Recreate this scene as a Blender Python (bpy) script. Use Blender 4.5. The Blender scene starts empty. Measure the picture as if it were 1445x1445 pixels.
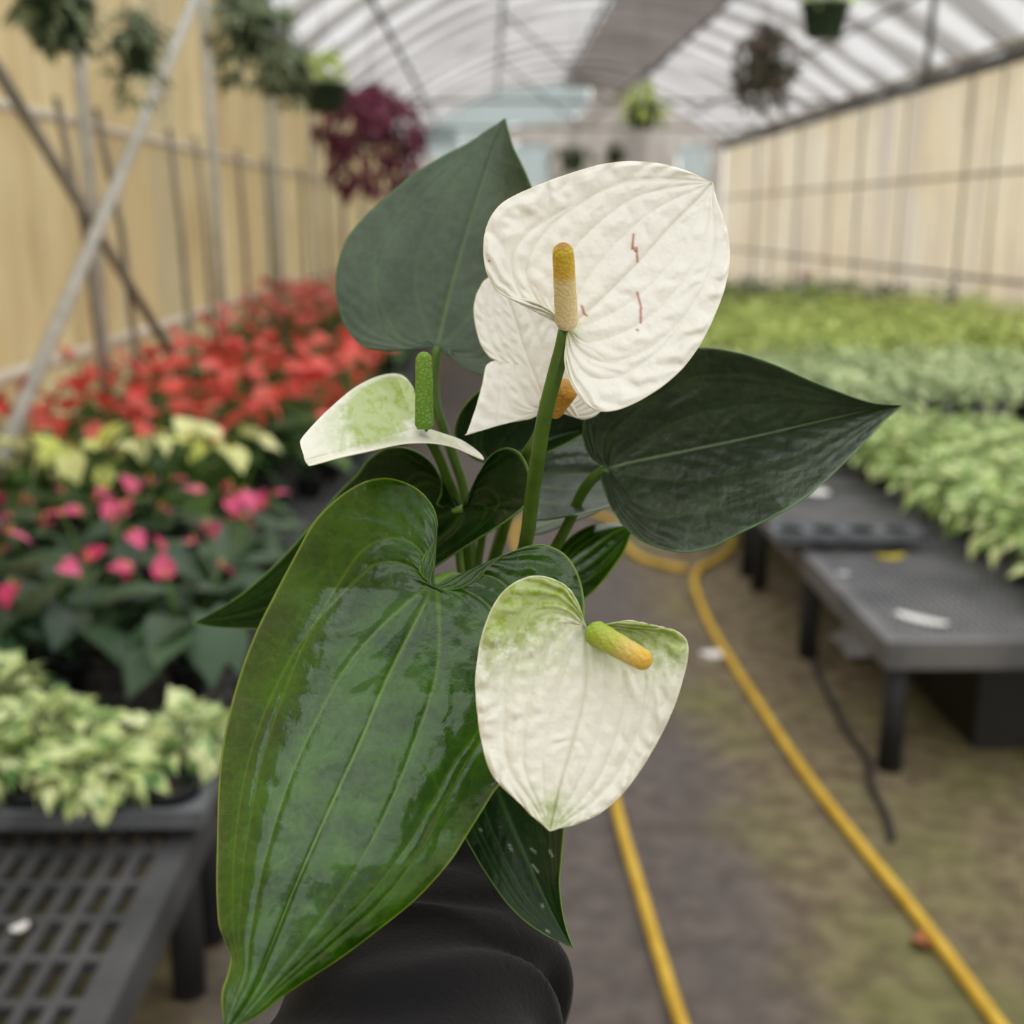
import bpy, math, random
import numpy as np
from mathutils import Vector, Matrix

SC = bpy.context.scene
COL = SC.collection
rnd = random.Random(7)

# ------------------------------------------------------------------ camera, sky, exposure
FPX, CAM_H = 1650.0, 1.5
PITCH = math.atan(412.5 / FPX)
YAW = math.atan(32.5 / FPX * math.cos(PITCH))
cam_data = bpy.data.cameras.new('camera')
cam = bpy.data.objects.new('camera', cam_data)
COL.objects.link(cam)
cam.location = (0, 0, CAM_H)
cam.rotation_euler = (math.pi / 2 - PITCH, 0, -YAW)
cam_data.sensor_width = 36.0
cam_data.lens = 36.0 * FPX / 1445.0
cam_data.clip_start = 0.01
cam_data.clip_end = 200
cam_data.dof.use_dof = True
cam_data.dof.focus_distance = 0.43
cam_data.dof.aperture_fstop = 7.6
SC.camera = cam

world = bpy.data.worlds.new('overcast_sky')
SC.world = world
world.use_nodes = True
_wt = world.node_tree
for n in list(_wt.nodes):
    _wt.nodes.remove(n)
_o = _wt.nodes.new('ShaderNodeOutputWorld')
_b = _wt.nodes.new('ShaderNodeBackground')
_tc = _wt.nodes.new('ShaderNodeTexCoord')
_sx = _wt.nodes.new('ShaderNodeSeparateXYZ')
_rp = _wt.nodes.new('ShaderNodeValToRGB')
_mr = _wt.nodes.new('ShaderNodeMapRange')
_mr.inputs[1].default_value = -1
_mr.inputs[2].default_value = 1
_rp.color_ramp.elements[0].position = 0.44
_rp.color_ramp.elements[0].color = (0.16, 0.16, 0.13, 1)
_rp.color_ramp.elements[1].position = 0.53
_rp.color_ramp.elements[1].color = (0.88, 0.88, 0.87, 1)
_e = _rp.color_ramp.elements.new(1.0)
_e.color = (0.99, 0.985, 0.97, 1)
_wt.links.new(_tc.outputs['Generated'], _sx.inputs[0])
_wt.links.new(_sx.outputs[2], _mr.inputs[0])
_wt.links.new(_mr.outputs[0], _rp.inputs[0])
_wt.links.new(_rp.outputs[0], _b.inputs[0])
_b.inputs[1].default_value = 2.0
_wt.links.new(_b.outputs[0], _o.inputs[0])

SC.view_settings.view_transform = 'Standard'
SC.view_settings.look = 'None'
SC.view_settings.exposure = 0.22
SC.view_settings.gamma = 1.0
SC.view_settings.use_curve_mapping = False
SC.cycles.max_bounces = 8
SC.cycles.diffuse_bounces = 4
SC.cycles.transparent_max_bounces = 12
SC.cycles.sample_clamp_indirect = 6.0
SC.cycles.use_denoising = True

# ------------------------------------------------------------------ photo ray -> point in the place
_cp, _sp, _ct, _st = math.cos(PITCH), math.sin(PITCH), math.cos(YAW), math.sin(YAW)
FW = np.array((_st * _cp, _ct * _cp, -_sp))
RT = np.array((_ct, -_st, 0.0))
UP = np.array((_st * _sp, _ct * _sp, _cp))


def ray(x, y):
    return FW + RT * ((x - 722.5) / FPX) + UP * ((722.5 - y) / FPX)


def P(x, y, d):
    return np.array((0, 0, CAM_H)) + ray(x, y) * d


def at_z(x, y, z=0.0):
    r = ray(x, y)
    return np.array((0, 0, CAM_H)) + r * ((z - CAM_H) / r[2])


def at_x(x, y, X):
    r = ray(x, y)
    return np.array((0, 0, CAM_H)) + r * (X / r[0])


def at_y(x, y, Y):
    r = ray(x, y)
    return np.array((0, 0, CAM_H)) + r * (Y / r[1])


# ------------------------------------------------------------------ materials
def srgb(r, g, b):
    f = lambda c: (c / 255 / 12.92) if c / 255 <= 0.04045 else ((c / 255 + 0.055) / 1.055) ** 2.4
    return (f(r), f(g), f(b), 1)


class NT:
    def __init__(s, name):
        s.m = bpy.data.materials.new(name)
        s.m.use_nodes = True
        s.t = s.m.node_tree
        for n in list(s.t.nodes):
            s.t.nodes.remove(n)
        s.out = s.n('ShaderNodeOutputMaterial')

    def n(s, typ, **kw):
        x = s.t.nodes.new(typ)
        for k, v in kw.items():
            setattr(x, k, v)
        return x

    def put(s, sock, v):
        if isinstance(v, bpy.types.NodeSocket):
            s.t.links.new(v, sock)
        else:
            sock.default_value = v

    def math(s, op, a, b=None, c=None, clamp=False):
        x = s.n('ShaderNodeMath', operation=op, use_clamp=clamp)
        s.put(x.inputs[0], a)
        if b is not None:
            s.put(x.inputs[1], b)
        if c is not None:
            s.put(x.inputs[2], c)
        return x.outputs[0]

    def mix(s, f, a, b, blend='MIX'):
        x = s.n('ShaderNodeMix', data_type='RGBA', blend_type=blend)
        s.put(x.inputs[0], f)
        s.put(x.inputs[6], a)
        s.put(x.inputs[7], b)
        return x.outputs[2]

    def ramp(s, f, stops):
        x = s.n('ShaderNodeValToRGB')
        s.put(x.inputs[0], f)
        el = x.color_ramp.elements
        while len(el) < len(stops):
            el.new(0.5)
        for e, (p, c) in zip(el, stops):
            e.position = p
            e.color = c if len(c) == 4 else (*c, 1)
        return x.outputs[0]

    def step(s, f, lo, hi):
        x = s.n('ShaderNodeMapRange', interpolation_type='SMOOTHSTEP')
        s.put(x.inputs[0], f)
        x.inputs[1].default_value = lo
        x.inputs[2].default_value = hi
        return x.outputs[0]

    def coord(s, kind='Object', scale=(1, 1, 1)):
        tc = s.n('ShaderNodeTexCoord')
        mp = s.n('ShaderNodeMapping')
        mp.inputs['Scale'].default_value = scale
        s.t.links.new(tc.outputs[kind], mp.inputs[0])
        return mp.outputs[0]

    def noise(s, co, scale, detail=3, rough=0.5):
        x = s.n('ShaderNodeTexNoise')
        s.put(x.inputs['Vector'], co)
        x.inputs['Scale'].default_value = scale
        x.inputs['Detail'].default_value = detail
        x.inputs['Roughness'].default_value = rough
        return x.outputs[0]

    def voro(s, co, scale, feature='F1', out=0):
        x = s.n('ShaderNodeTexVoronoi', feature=feature)
        s.put(x.inputs['Vector'], co)
        x.inputs['Scale'].default_value = scale
        return x.outputs[out]

    def attr(s, name):
        x = s.n('ShaderNodeAttribute', attribute_name=name)
        return x.outputs['Fac']

    def bump(s, h, strength, dist=0.001):
        x = s.n('ShaderNodeBump')
        x.inputs['Strength'].default_value = strength
        x.inputs['Distance'].default_value = dist
        s.put(x.inputs['Height'], h)
        return x.outputs[0]

    def bsdf(s, color, rough=0.5, normal=None, spec=0.5, metal=0.0, coat=0.0, sheen=0.0):
        x = s.n('ShaderNodeBsdfPrincipled')
        s.put(x.inputs['Base Color'], color)
        s.put(x.inputs['Roughness'], rough)
        x.inputs['Metallic'].default_value = metal
        s.put(x.inputs['Specular IOR Level'], spec)
        x.inputs['Coat Weight'].default_value = coat
        x.inputs['Sheen Weight'].default_value = sheen
        if normal is not None:
            s.put(x.inputs['Normal'], normal)
        return x.outputs[0]

    def transl(s, color):
        x = s.n('ShaderNodeBsdfTranslucent')
        s.put(x.inputs[0], color)
        return x.outputs[0]

    def transp(s, color=(1, 1, 1, 1)):
        x = s.n('ShaderNodeBsdfTransparent')
        s.put(x.inputs[0], color)
        return x.outputs[0]

    def mixs(s, f, a, b):
        x = s.n('ShaderNodeMixShader')
        s.put(x.inputs[0], f)
        s.put(x.inputs[1], a)
        s.put(x.inputs[2], b)
        return x.outputs[0]

    def done(s, sh):
        s.t.links.new(sh, s.out.inputs[0])
        return s.m


def simple(name, c1, c2=None, rough=0.6, scale=8, spec=0.4, metal=0.0, bump=0.0, detail=4, stretch=(1, 1, 1), sheen=0.0, trans=0.0):
    k = NT(name)
    co = k.coord('Object', stretch)
    nz = k.noise(co, scale, detail)
    col = k.mix(k.step(nz, 0.3, 0.7), c1, c2 or c1)
    nm = k.bump(nz, bump, 0.01) if bump else None
    sh = k.bsdf(col, rough, nm, spec, metal, sheen=sheen)
    if trans:
        sh = k.mixs(trans, sh, k.transl(col))
    return k.done(sh)


def leaf_mat(name, dark, light, vein, rough=0.3, quilt=0.5, trans=0.15, spec=0.5, rimcol=None, blotch=0.5, spots=False, coat=0.0):
    """living leaf: pigment blotches, pale veins and margin, quilted relief"""
    k = NT(name)
    uv = k.coord('UV')
    big = k.noise(uv, 1.3, 3)
    fine = k.noise(uv, 9, 3)
    col = k.mix(k.step(k.math('ADD', k.math('MULTIPLY', big, 0.7), k.math('MULTIPLY', fine, 0.3)), 0.5 - blotch * .3, 0.5 + blotch * .3), dark, light)
    net = k.voro(k.mix(0.12, uv, k.noise(uv, 2.5, 2)), 3.2, 'DISTANCE_TO_EDGE')
    netv = k.step(net, 0.05, 0.0)
    col = k.mix(k.math('MULTIPLY', netv, 0.07), col, vein)
    col = k.mix(k.math('MULTIPLY', k.attr('vein'), 0.75), col, vein)
    col = k.mix(k.attr('rim'), col, rimcol or vein)
    if spots:
        col = k.mix(k.math('MULTIPLY', k.attr('mark'), k.step(k.noise(uv, 60, 3), .42, .58)), col, srgb(190, 200, 185))
    mid_ = k.noise(uv, 3.5, 4, 0.6)
    h = k.math('ADD', k.math('ADD', k.math('MULTIPLY', k.step(net, 0.0, 0.25), 0.12), k.math('MULTIPLY', mid_, 1.0)), k.math('MULTIPLY', fine, 0.12))
    nm = k.bump(h, quilt, 0.0022)
    rg = k.math('ADD', k.math('MULTIPLY', k.noise(uv, 3.0, 5, 0.65), 0.28), rough - 0.14)
    sh = k.bsdf(col, rg, nm, spec, coat=coat)
    tc = k.mix(0.45, col, (0.10, 0.34, 0.005, 1), 'MIX')
    sh = k.mixs(trans, sh, k.transl(tc))
    return k.done(sh)


def spathe_mat(name, white, green, quilt=0.35, trans=0.3):
    k = NT(name)
    uv = k.coord('UV')
    fine = k.noise(uv, 7, 4, 0.6)
    g = k.math('MULTIPLY', k.attr('green'), k.step(fine, 0.25, 0.62), clamp=True)
    g = k.math('MAXIMUM', g, k.math('MULTIPLY', k.math('SUBTRACT', k.attr('green'), 0.6), 2.0), clamp=True)
    col = k.mix(g, white, green)
    col = k.mix(k.math('MULTIPLY', k.attr('vein'), 0.42), col, srgb(200, 198, 150))
    col = k.mix(k.attr('rim'), col, srgb(250, 246, 222))
    col = k.mix(k.attr('mark'), col, srgb(176, 88, 0))
    h = k.math('ADD', k.math('MULTIPLY', k.noise(uv, 4.0, 2, 0.45), 1.0), k.math('MULTIPLY', fine, 0.04))
    nm = k.bump(h, quilt, 0.002)
    sh = k.bsdf(col, 0.33, nm, 0.55, coat=0.15)
    sh = k.mixs(trans, sh, k.transl(col))
    return k.done(sh)


def bed_leaf_mat(name, a, b, rough=0.4, trans=0.2, varieg=None, vscale=40, vlo=.45, vhi=.55, spec=0.4):
    """foliage of the bench plants; 'tone' varies from leaf to leaf"""
    k = NT(name)
    col = k.mix(k.attr('tone'), a, b)
    if varieg:
        nz = k.noise(k.coord('Object'), vscale, 3)
        col = k.mix(k.step(nz, vlo, vhi), col, varieg)
    sh = k.bsdf(col, rough, None, spec)
    sh = k.mixs(trans, sh, k.transl(col))
    return k.done(sh)


M = {}
M['leaf_bright'] = leaf_mat('leaf_bright', srgb(32, 70, 1), srgb(60, 106, 5), srgb(130, 168, 52), rough=0.23, quilt=0.28, coat=0.3, trans=0.24, rimcol=srgb(165, 195, 70), spec=0.6)
M['leaf_dark'] = leaf_mat('leaf_dark', srgb(16, 38, 12), srgb(28, 58, 20), srgb(70, 108, 50), rough=0.34, quilt=0.2, trans=0.04, rimcol=srgb(120, 150, 60), spots=True)
M['leaf_glossy'] = leaf_mat('leaf_glossy', srgb(11, 38, 4), srgb(20, 54, 8), srgb(70, 104, 40), rough=0.28, quilt=0.2, trans=0.12, rimcol=srgb(120, 155, 80), spec=0.15)
M['leaf_grey'] = leaf_mat('leaf_grey', srgb(58, 74, 54), srgb(74, 92, 68), srgb(104, 134, 68), rough=0.55, quilt=0.25, trans=0.05, rimcol=srgb(80, 120, 60), spec=0.5)
M['leaf_deep'] = leaf_mat('leaf_deep', srgb(36, 50, 28), srgb(50, 66, 40), srgb(104, 134, 70), rough=0.42, quilt=0.5, trans=0.04, rimcol=srgb(84, 124, 60), spec=0.75)
M['spathe_white'] = spathe_mat('spathe_white', srgb(247, 245, 236), srgb(200, 214, 118), quilt=0.7, trans=.22)
M['spathe_green'] = spathe_mat('spathe_green', srgb(247, 245, 232), srgb(158, 182, 62), quilt=0.7, trans=.22)
M['stalk'] = simple('stalk', srgb(62, 92, 22), srgb(84, 116, 38), rough=0.4, scale=60, trans=0.04)
M['stalk_pale'] = simple('stalk_pale', srgb(112, 150, 60), srgb(140, 172, 84), rough=0.4, scale=60, trans=0.08)


def spadix_mat(name, stops):
    k = NT(name)
    col = k.ramp(k.attr('along'), stops)
    vd = k.voro(k.coord('Object'), 800, 'F1')
    col = k.mix(k.math('MULTIPLY', k.step(vd, 0.5, 0.1), 0.15), col, srgb(250, 240, 205))
    nm = k.bump(vd, 0.6, -0.0006)
    return k.done(k.bsdf(col, 0.55, nm, 0.3))


M['spadix_ripe'] = spadix_mat('spadix_ripe', [(0, srgb(226, 205, 160)), (0.56, srgb(228, 206, 150)), (0.66, srgb(216, 172, 62)), (0.93, srgb(205, 180, 50)), (1, srgb(165, 110, 40))])
M['spadix_orange'] = spadix_mat('spadix_orange', [(0, srgb(214, 160, 70)), (1, srgb(200, 146, 52))])
M['spadix_young'] = spadix_mat('spadix_young', [(0, srgb(140, 170, 40)), (0.45, srgb(178, 184, 74)), (0.75, srgb(216, 188, 100)), (1, srgb(224, 180, 60))])
M['spadix_green'] = spadix_mat('spadix_green', [(0, srgb(86, 128, 30)), (1, srgb(108, 146, 40))])

k = NT('fleece')
nz = k.noise(k.coord('Object'), 500, 2)
nz2 = k.noise(k.coord('Object'), 30, 3)
M['fleece'] = k.done(k.bsdf(k.mix(nz2, srgb(16, 15, 16), srgb(24, 23, 24)), 0.95, k.bump(nz, 0.25, 0.001), 0.05, sheen=0.12))
M['skin'] = simple('skin', srgb(205, 150, 122), srgb(220, 168, 140), rough=0.5, scale=40)
M['nail'] = simple('nail', srgb(225, 180, 160), rough=0.3)
M['pot_black'] = simple('pot_black', srgb(26, 27, 29), srgb(40, 42, 45), rough=0.5, scale=20)
M['tray_black'] = simple('tray_black', srgb(76, 79, 84), srgb(102, 105, 110), rough=0.45, scale=12)
M['bench_black'] = simple('bench_black', srgb(54, 55, 57), srgb(78, 78, 80), rough=0.6, scale=6)
M['bench_leg'] = simple('bench_leg', srgb(30, 31, 33), srgb(44, 45, 47), rough=0.6, scale=6)
M['bench_grey'] = simple('bench_grey', srgb(84, 84, 86), srgb(108, 107, 108), rough=0.6, scale=6)
M['pot_green'] = simple('pot_green', srgb(44, 62, 46), srgb(56, 76, 56), rough=0.5, scale=10)
M['soil'] = simple('soil', srgb(40, 30, 24), srgb(70, 54, 42), rough=0.95, scale=120, bump=0.5)
M['galvanised'] = simple('galvanised', srgb(168, 165, 156), srgb(188, 185, 176), rough=0.5, scale=10, metal=0.0)
M['rail_white'] = simple('rail_white', srgb(206, 196, 180), srgb(222, 212, 196), rough=0.5, scale=8)
M['bar_dark'] = simple('bar_dark', srgb(112, 106, 96), srgb(136, 128, 116), rough=0.6, scale=10)
M['post_dull'] = simple('post_dull', srgb(176, 164, 148), srgb(196, 186, 170), rough=0.6, scale=10)
M['steel_dark'] = simple('steel_dark', srgb(84, 84, 86), srgb(112, 112, 112), rough=0.6, scale=10)
M['hose'] = simple('hose', srgb(196, 156, 40), srgb(216, 178, 62), rough=0.5, scale=14)
M['drip_tube'] = simple('drip_tube', srgb(30, 28, 28), rough=0.6)
M['white_tag'] = simple('white_tag', srgb(228, 226, 222), rough=0.5)
M['yellow_leaf'] = simple('yellow_leaf', srgb(196, 170, 30), srgb(176, 160, 50), rough=0.6, scale=40)
M['dead_leaf'] = simple('dead_leaf', srgb(176, 112, 76), srgb(120, 70, 46), rough=0.8, scale=30)
M['plastic_clear'] = simple('plastic_clear', srgb(176, 180, 186), srgb(206, 208, 212), rough=0.35, scale=9, trans=0.3)

# ------------------------------------------------------------------ mesh building


class MB:
    def __init__(s):
        s.v, s.f, s.a = [], [], []     # a: tone per face

    def add(s, vs, fs, tone=0.0):
        o = len(s.v)
        s.v.extend([tuple(map(float, q)) for q in vs])
        s.f.extend([tuple(i + o for i in q) for q in fs])
        s.a.extend([tone] * len(fs))

    def box(s, lo, hi, tone=0.0):
        x0, y0, z0 = lo
        x1, y1, z1 = hi
        s.add([(x0, y0, z0), (x1, y0, z0), (x1, y1, z0), (x0, y1, z0), (x0, y0, z1), (x1, y0, z1), (x1, y1, z1), (x0, y1, z1)],
              [(0, 3, 2, 1), (4, 5, 6, 7), (0, 1, 5, 4), (1, 2, 6, 5), (2, 3, 7, 6), (3, 0, 4, 7)], tone)

    def tube(s, pts, r, n=8, caps=True, tone=0.0):
        pts = [np.array(p, float) for p in pts]
        rs = r if hasattr(r, '__len__') else [r] * len(pts)
        ref = None
        vs, fs = [], []
        for i, p in enumerate(pts):
            t = pts[min(i + 1, len(pts) - 1)] - pts[max(i - 1, 0)]
            t = t / (np.linalg.norm(t) + 1e-12)
            if ref is None:
                ref = np.array((0, 0, 1.0)) if abs(t[2]) < 0.9 else np.array((1.0, 0, 0))
            a = ref - t * ref.dot(t)
            a /= np.linalg.norm(a) + 1e-12
            ref = a
            b = np.cross(t, a)
            for j in range(n):
                q = 2 * math.pi * j / n
                vs.append(p + (a * math.cos(q) + b * math.sin(q)) * rs[i])
        for i in range(len(pts) - 1):
            for j in range(n):
                k2 = (j + 1) % n
                fs.append((i * n + j, i * n + k2, (i + 1) * n + k2, (i + 1) * n + j))
        if caps:
            fs.append(tuple(range(n))[::-1])
            fs.append(tuple(range((len(pts) - 1) * n, len(pts) * n)))
        s.add(vs, fs, tone)

    def lathe(s, prof, c=(0, 0, 0), n=20, tone=0.0):
        vs, fs = [], []
        for (r, z) in prof:
            for j in range(n):
                q = 2 * math.pi * j / n
                vs.append((c[0] + r * math.cos(q), c[1] + r * math.sin(q), c[2] + z))
        for i in range(len(prof) - 1):
            for j in range(n):
                k2 = (j + 1) % n
                fs.append((i * n + j, i * n + k2, (i + 1) * n + k2, (i + 1) * n + j))
        s.add(vs, fs, tone)

    def build(s, name, mat, parent=None, smooth=True):
        me = bpy.data.meshes.new(name)
        me.from_pydata(s.v, [], s.f)
        at = me.attributes.new('tone', 'FLOAT', 'FACE')
        at.data.foreach_set('value', np.array(s.a, np.float32))
        if smooth:
            me.polygons.foreach_set('use_smooth', [True] * len(me.polygons))
        me.materials.append(M[mat] if isinstance(mat, str) else mat)
        me.update()
        o = bpy.data.objects.new(name, me)
        COL.objects.link(o)
        if parent is not None:
            o.parent = parent
        return o


def tag(o, label, cat, group=None):
    o['label'] = label
    o['category'] = cat
    if group:
        o['group'] = group
    return o


def empty(name, loc=(0, 0, 0), rz=0.0):
    o = bpy.data.objects.new(name, None)
    COL.objects.link(o)
    o.location = tuple(map(float, loc))
    o.rotation_euler = (0, 0, rz)
    o.empty_display_size = 0.05
    return o


def structure(o):
    o['kind'] = 'structure'
    return o


KIDS = {}


def kids(o):
    return [c for c in COL.objects if c.parent is o]


def copy_tree(o, parent=None, tree=None):
    c = o.copy()
    COL.objects.link(c)
    if parent is not None:
        c.parent = parent
    key = o.data.name + o.name if o.data else o.name
    if key not in KIDS:
        KIDS[key] = kids(o)
    for ch in KIDS[key]:
        copy_tree(ch, c)
    return c


def cr(pts, n):
    """smooth curve through points, resampled to n by length"""
    p = np.array(pts, float)
    q = [p[0]]
    for i in range(len(p) - 1):
        p0, p1, p2, p3 = p[max(i - 1, 0)], p[i], p[i + 1], p[min(i + 2, len(p) - 1)]
        for t in np.linspace(0, 1, 13)[1:]:
            q.append(0.5 * (2 * p1 + (p2 - p0) * t + (2 * p0 - 5 * p1 + 4 * p2 - p3) * t * t + (3 * p1 - p0 - 3 * p2 + p3) * t ** 3))
    q = np.array(q)
    L = np.concatenate([[0], np.cumsum(np.linalg.norm(np.diff(q, axis=0), axis=1))])
    u = np.linspace(0, L[-1], n) if not hasattr(n, '__len__') else np.array(n) * L[-1]
    return np.stack([np.interp(u, L, q[:, j]) for j in range(q.shape[1])], 1)


_g = np.random.RandomState(3).rand(64, 64)


def vnoise(x, y):
    xi, yi = np.floor(x).astype(int), np.floor(y).astype(int)
    fx, fy = x - xi, y - yi
    fx, fy = fx * fx * (3 - 2 * fx), fy * fy * (3 - 2 * fy)
    G = lambda a, b: _g[a % 64, b % 64]
    return (G(xi, yi) * (1 - fx) + G(xi + 1, yi) * fx) * (1 - fy) + (G(xi, yi + 1) * (1 - fx) + G(xi + 1, yi + 1) * fx) * fy


# ------------------------------------------------------------------ setting: greenhouse shell
XL, XR, Y0, Y1, EAVE, APEX, XM = -2.0, 5.6, -6.0, 29.0, 3.2, 4.7, 1.8


def roof_z(x):
    u = (x - XM) / (XR - XM)
    return EAVE + (APEX - EAVE) * (1 - abs(u) ** 2.0)


# floor
k = NT('floor_dirt')
co = k.coord('Object')
sx = k.n('ShaderNodeSeparateXYZ')
k.t.links.new(co, sx.inputs[0])
n1 = k.noise(co, 1.6, 5, 0.6)
n2 = k.noise(co, 14, 4, 0.6)
n3 = k.noise(co, 0.9, 3)
path = k.mix(k.step(n2, 0.3, 0.75), srgb(80, 72, 68), srgb(104, 95, 90))
path = k.mix(k.math('MULTIPLY', k.step(n1, 0.45, 0.7), 0.4), path, srgb(74, 60, 54))
soilc = k.mix(k.step(n2, 0.35, 0.65), srgb(92, 78, 60), srgb(122, 110, 84))
moss = k.mix(n2, srgb(72, 78, 34), srgb(128, 130, 72))
side = k.mix(k.math('MULTIPLY', k.step(n1, 0.46, 0.66), 0.6), soilc, moss)
e1 = k.math('ADD', sx.outputs[0], k.math('MULTIPLY', k.math('SUBTRACT', n1, 0.5), 0.55))
f_r = k.step(e1, 0.50, 0.78)
f_l = k.step(e1, -0.48, -0.66)
fac = k.math('MAXIMUM', f_r, f_l)
colr = k.mix(fac, path, side)
M['floor'] = k.done(k.bsdf(colr, 0.8, k.bump(n2, 0.5, 0.02), 0.35))
b = MB()
nx, ny = 30, 60
vs = [(XL - 0.3 + (XR - XL + 0.6) * i / nx, Y0 + (Y1 - Y0) * j / ny, 0) for j in range(ny + 1) for i in range(nx + 1)]
b.add(vs, [(j * (nx + 1) + i, j * (nx + 1) + i + 1, (j + 1) * (nx + 1) + i + 1, (j + 1) * (nx + 1) + i) for j in range(ny) for i in range(nx)])
structure(b.build('floor', 'floor'))

# walls of weathered cream sheeting
def wall_mat(name, c1, c2, streak, grime):
    k = NT(name)
    co = k.coord('Object')
    st = k.noise(k.coord('Object', (1, 1, 0.12)), 5, 4, 0.6)
    bl = k.noise(co, 0.8, 3)
    col = k.mix(k.step(bl, 0.35, 0.65), c1, c2)
    col = k.mix(k.math('MULTIPLY', k.step(st, 0.48, 0.68), 0.85), col, streak)
    st2 = k.noise(k.coord('Object', (1, 1, 0.05)), 1.7, 3, 0.6)
    col = k.mix(k.math('MULTIPLY', k.step(st2, 0.48, 0.64), 0.65), col, grime)
    sh = k.bsdf(col, 0.6, None, 0.2)
    return k.done(k.mixs(0.48, sh, k.transl(col)))


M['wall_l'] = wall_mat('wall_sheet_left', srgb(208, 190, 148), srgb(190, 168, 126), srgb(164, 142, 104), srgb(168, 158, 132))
M['wall_r'] = wall_mat('wall_sheet_right', srgb(248, 238, 216), srgb(244, 228, 196), srgb(216, 196, 172), srgb(214, 204, 196))
M['wall_b'] = wall_mat('wall_sheet_back', srgb(206, 200, 194), srgb(186, 178, 172), srgb(170, 162, 156), srgb(140, 136, 132))
for nm, x, m in (('wall_left', XL, 'wall_l'), ('wall_right', XR, 'wall_r')):
    b = MB()
    s_ = -1 if x < 0 else 1
    nseg = 90
    # corrugated sheet
    v_, f_ = [], []
    N = 420
    for i in range(N + 1):
        y = Y0 + (Y1 - Y0) * i / N
        dx = 0.012 * math.sin(i * math.pi / 2)
        v_ += [(x + s_ * 0.03 + dx, y, -0.05), (x + s_ * 0.03 + dx, y, EAVE)]
    f_ = [(2 * i, 2 * i + 2, 2 * i + 3, 2 * i + 1) for i in range(N)]
    b.add(v_, f_)
    structure(b.build(nm, m))
k = NT('pale_sheet')
M['pale_sheet'] = k.done(k.mixs(0.28, k.mixs(0.6, k.bsdf(srgb(226, 234, 236), 0.3), k.transl(srgb(230, 237, 238))), k.transp(srgb(196, 203, 204))))


def panel(name, pts, y=Y1 - 0.06, m='pale_sheet'):
    GABLE.append(pts)
    b = MB()
    n = len(pts)
    b.add([(p[0], y, p[1]) for p in pts] + [(p[0], y - 0.03, p[1]) for p in pts],
          [tuple(range(n)), tuple(range(n, 2 * n))[::-1]] + [(i, (i + 1) % n, n + (i + 1) % n, n + i) for i in range(n)])
    return structure(b.build(name, m, smooth=False))


def gp(*px):
    return [(float(at_y(x, y, Y1)[0]), float(at_y(x, y, Y1)[2])) for x, y in px]


GABLE = []


def inside(x, z, poly):
    c = False
    for (x0, z0), (x1, z1) in zip(poly, poly[1:] + poly[:1]):
        if (z0 > z) != (z1 > z) and x < (x1 - x0) * (z - z0) / (z1 - z0) + x0:
            c = not c
    return c


panel('window_1', gp((590, 178), (640, 150), (700, 128), (830, 112), (832, 150), (800, 172), (720, 178), (660, 200), (590, 205)))
panel('window_2', y=Y1 - 0.2, pts=gp((585, 188), (640, 178), (655, 222), (590, 224)))
panel('window_3', gp((715, 205), (775, 200), (775, 268), (720, 262)))
panel('window_4', gp((955, 205), (1000, 203), (1003, 252), (960, 258)))

# far gable sheet with openings behind the pale panels
b = MB()
N, K = 76, 50
for i in range(N):
    x0, x1 = XL + (XR - XL) * i / N, XL + (XR - XL) * (i + 1) / N
    for j in range(K):
        q = lambda x, t: (x, Y1, -0.05 + (roof_z(x) + 0.05) * t / K)
        a4 = [q(x0, j), q(x1, j), q(x1, j + 1), q(x0, j + 1)]
        cx_, cz_ = sum(p_[0] for p_ in a4) / 4, sum(p_[2] for p_ in a4) / 4
        if not any(inside(cx_, cz_, g_) for g_ in GABLE):
            b.add(a4, [(0, 1, 2, 3)])
structure(b.build('wall_back', 'wall_b'))

# roof film: shade cloth sagging between the hoops, light bands between
def roof_mat(name, clear, cloth, tr, cl_c, cb):
    k = NT(name)
    co = k.coord('Object')
    sx = k.n('ShaderNodeSeparateXYZ')
    k.t.links.new(co, sx.inputs[0])
    wob = k.noise(co, 0.7, 3)
    ph = k.math('ADD', k.math('MULTIPLY', sx.outputs[1], 2 * math.pi / 1.3), k.math('MULTIPLY', wob, 5.0))
    w = k.math('SINE', ph)
    cloth_f = k.step(w, -0.35, 0.65)
    grain = k.noise(k.coord('Object', (0.3, 6, 1)), 2.0, 3)
    cloth_f = k.math('ADD', k.math('MULTIPLY', cloth_f, 0.75), k.math('MULTIPLY', k.step(grain, 0.5, 0.8), 0.35), clamp=True)
    open_ = k.math('SUBTRACT', tr, k.math('MULTIPLY', cloth_f, cl_c))
    col = k.mix(cloth_f, clear, cloth)
    sh = k.mixs(cb, k.bsdf(col, 0.6, None, 0.1), k.transl(col))
    return k.done(k.mixs(open_, sh, k.transp((0.97, 0.985, 1, 1))))


M['roof'] = roof_mat('roof_film', srgb(236, 236, 240), srgb(150, 144, 142), 0.13, 0.12, 0.30)
M['roof_clear'] = roof_mat('roof_film_clear', srgb(240, 240, 244), srgb(206, 204, 204), 0.80, 0.35, 0.6)
M['cloth'] = roof_mat('shade_cloth', srgb(158, 146, 138), srgb(140, 128, 120), 0.20, 0.08, 0.75)


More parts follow.
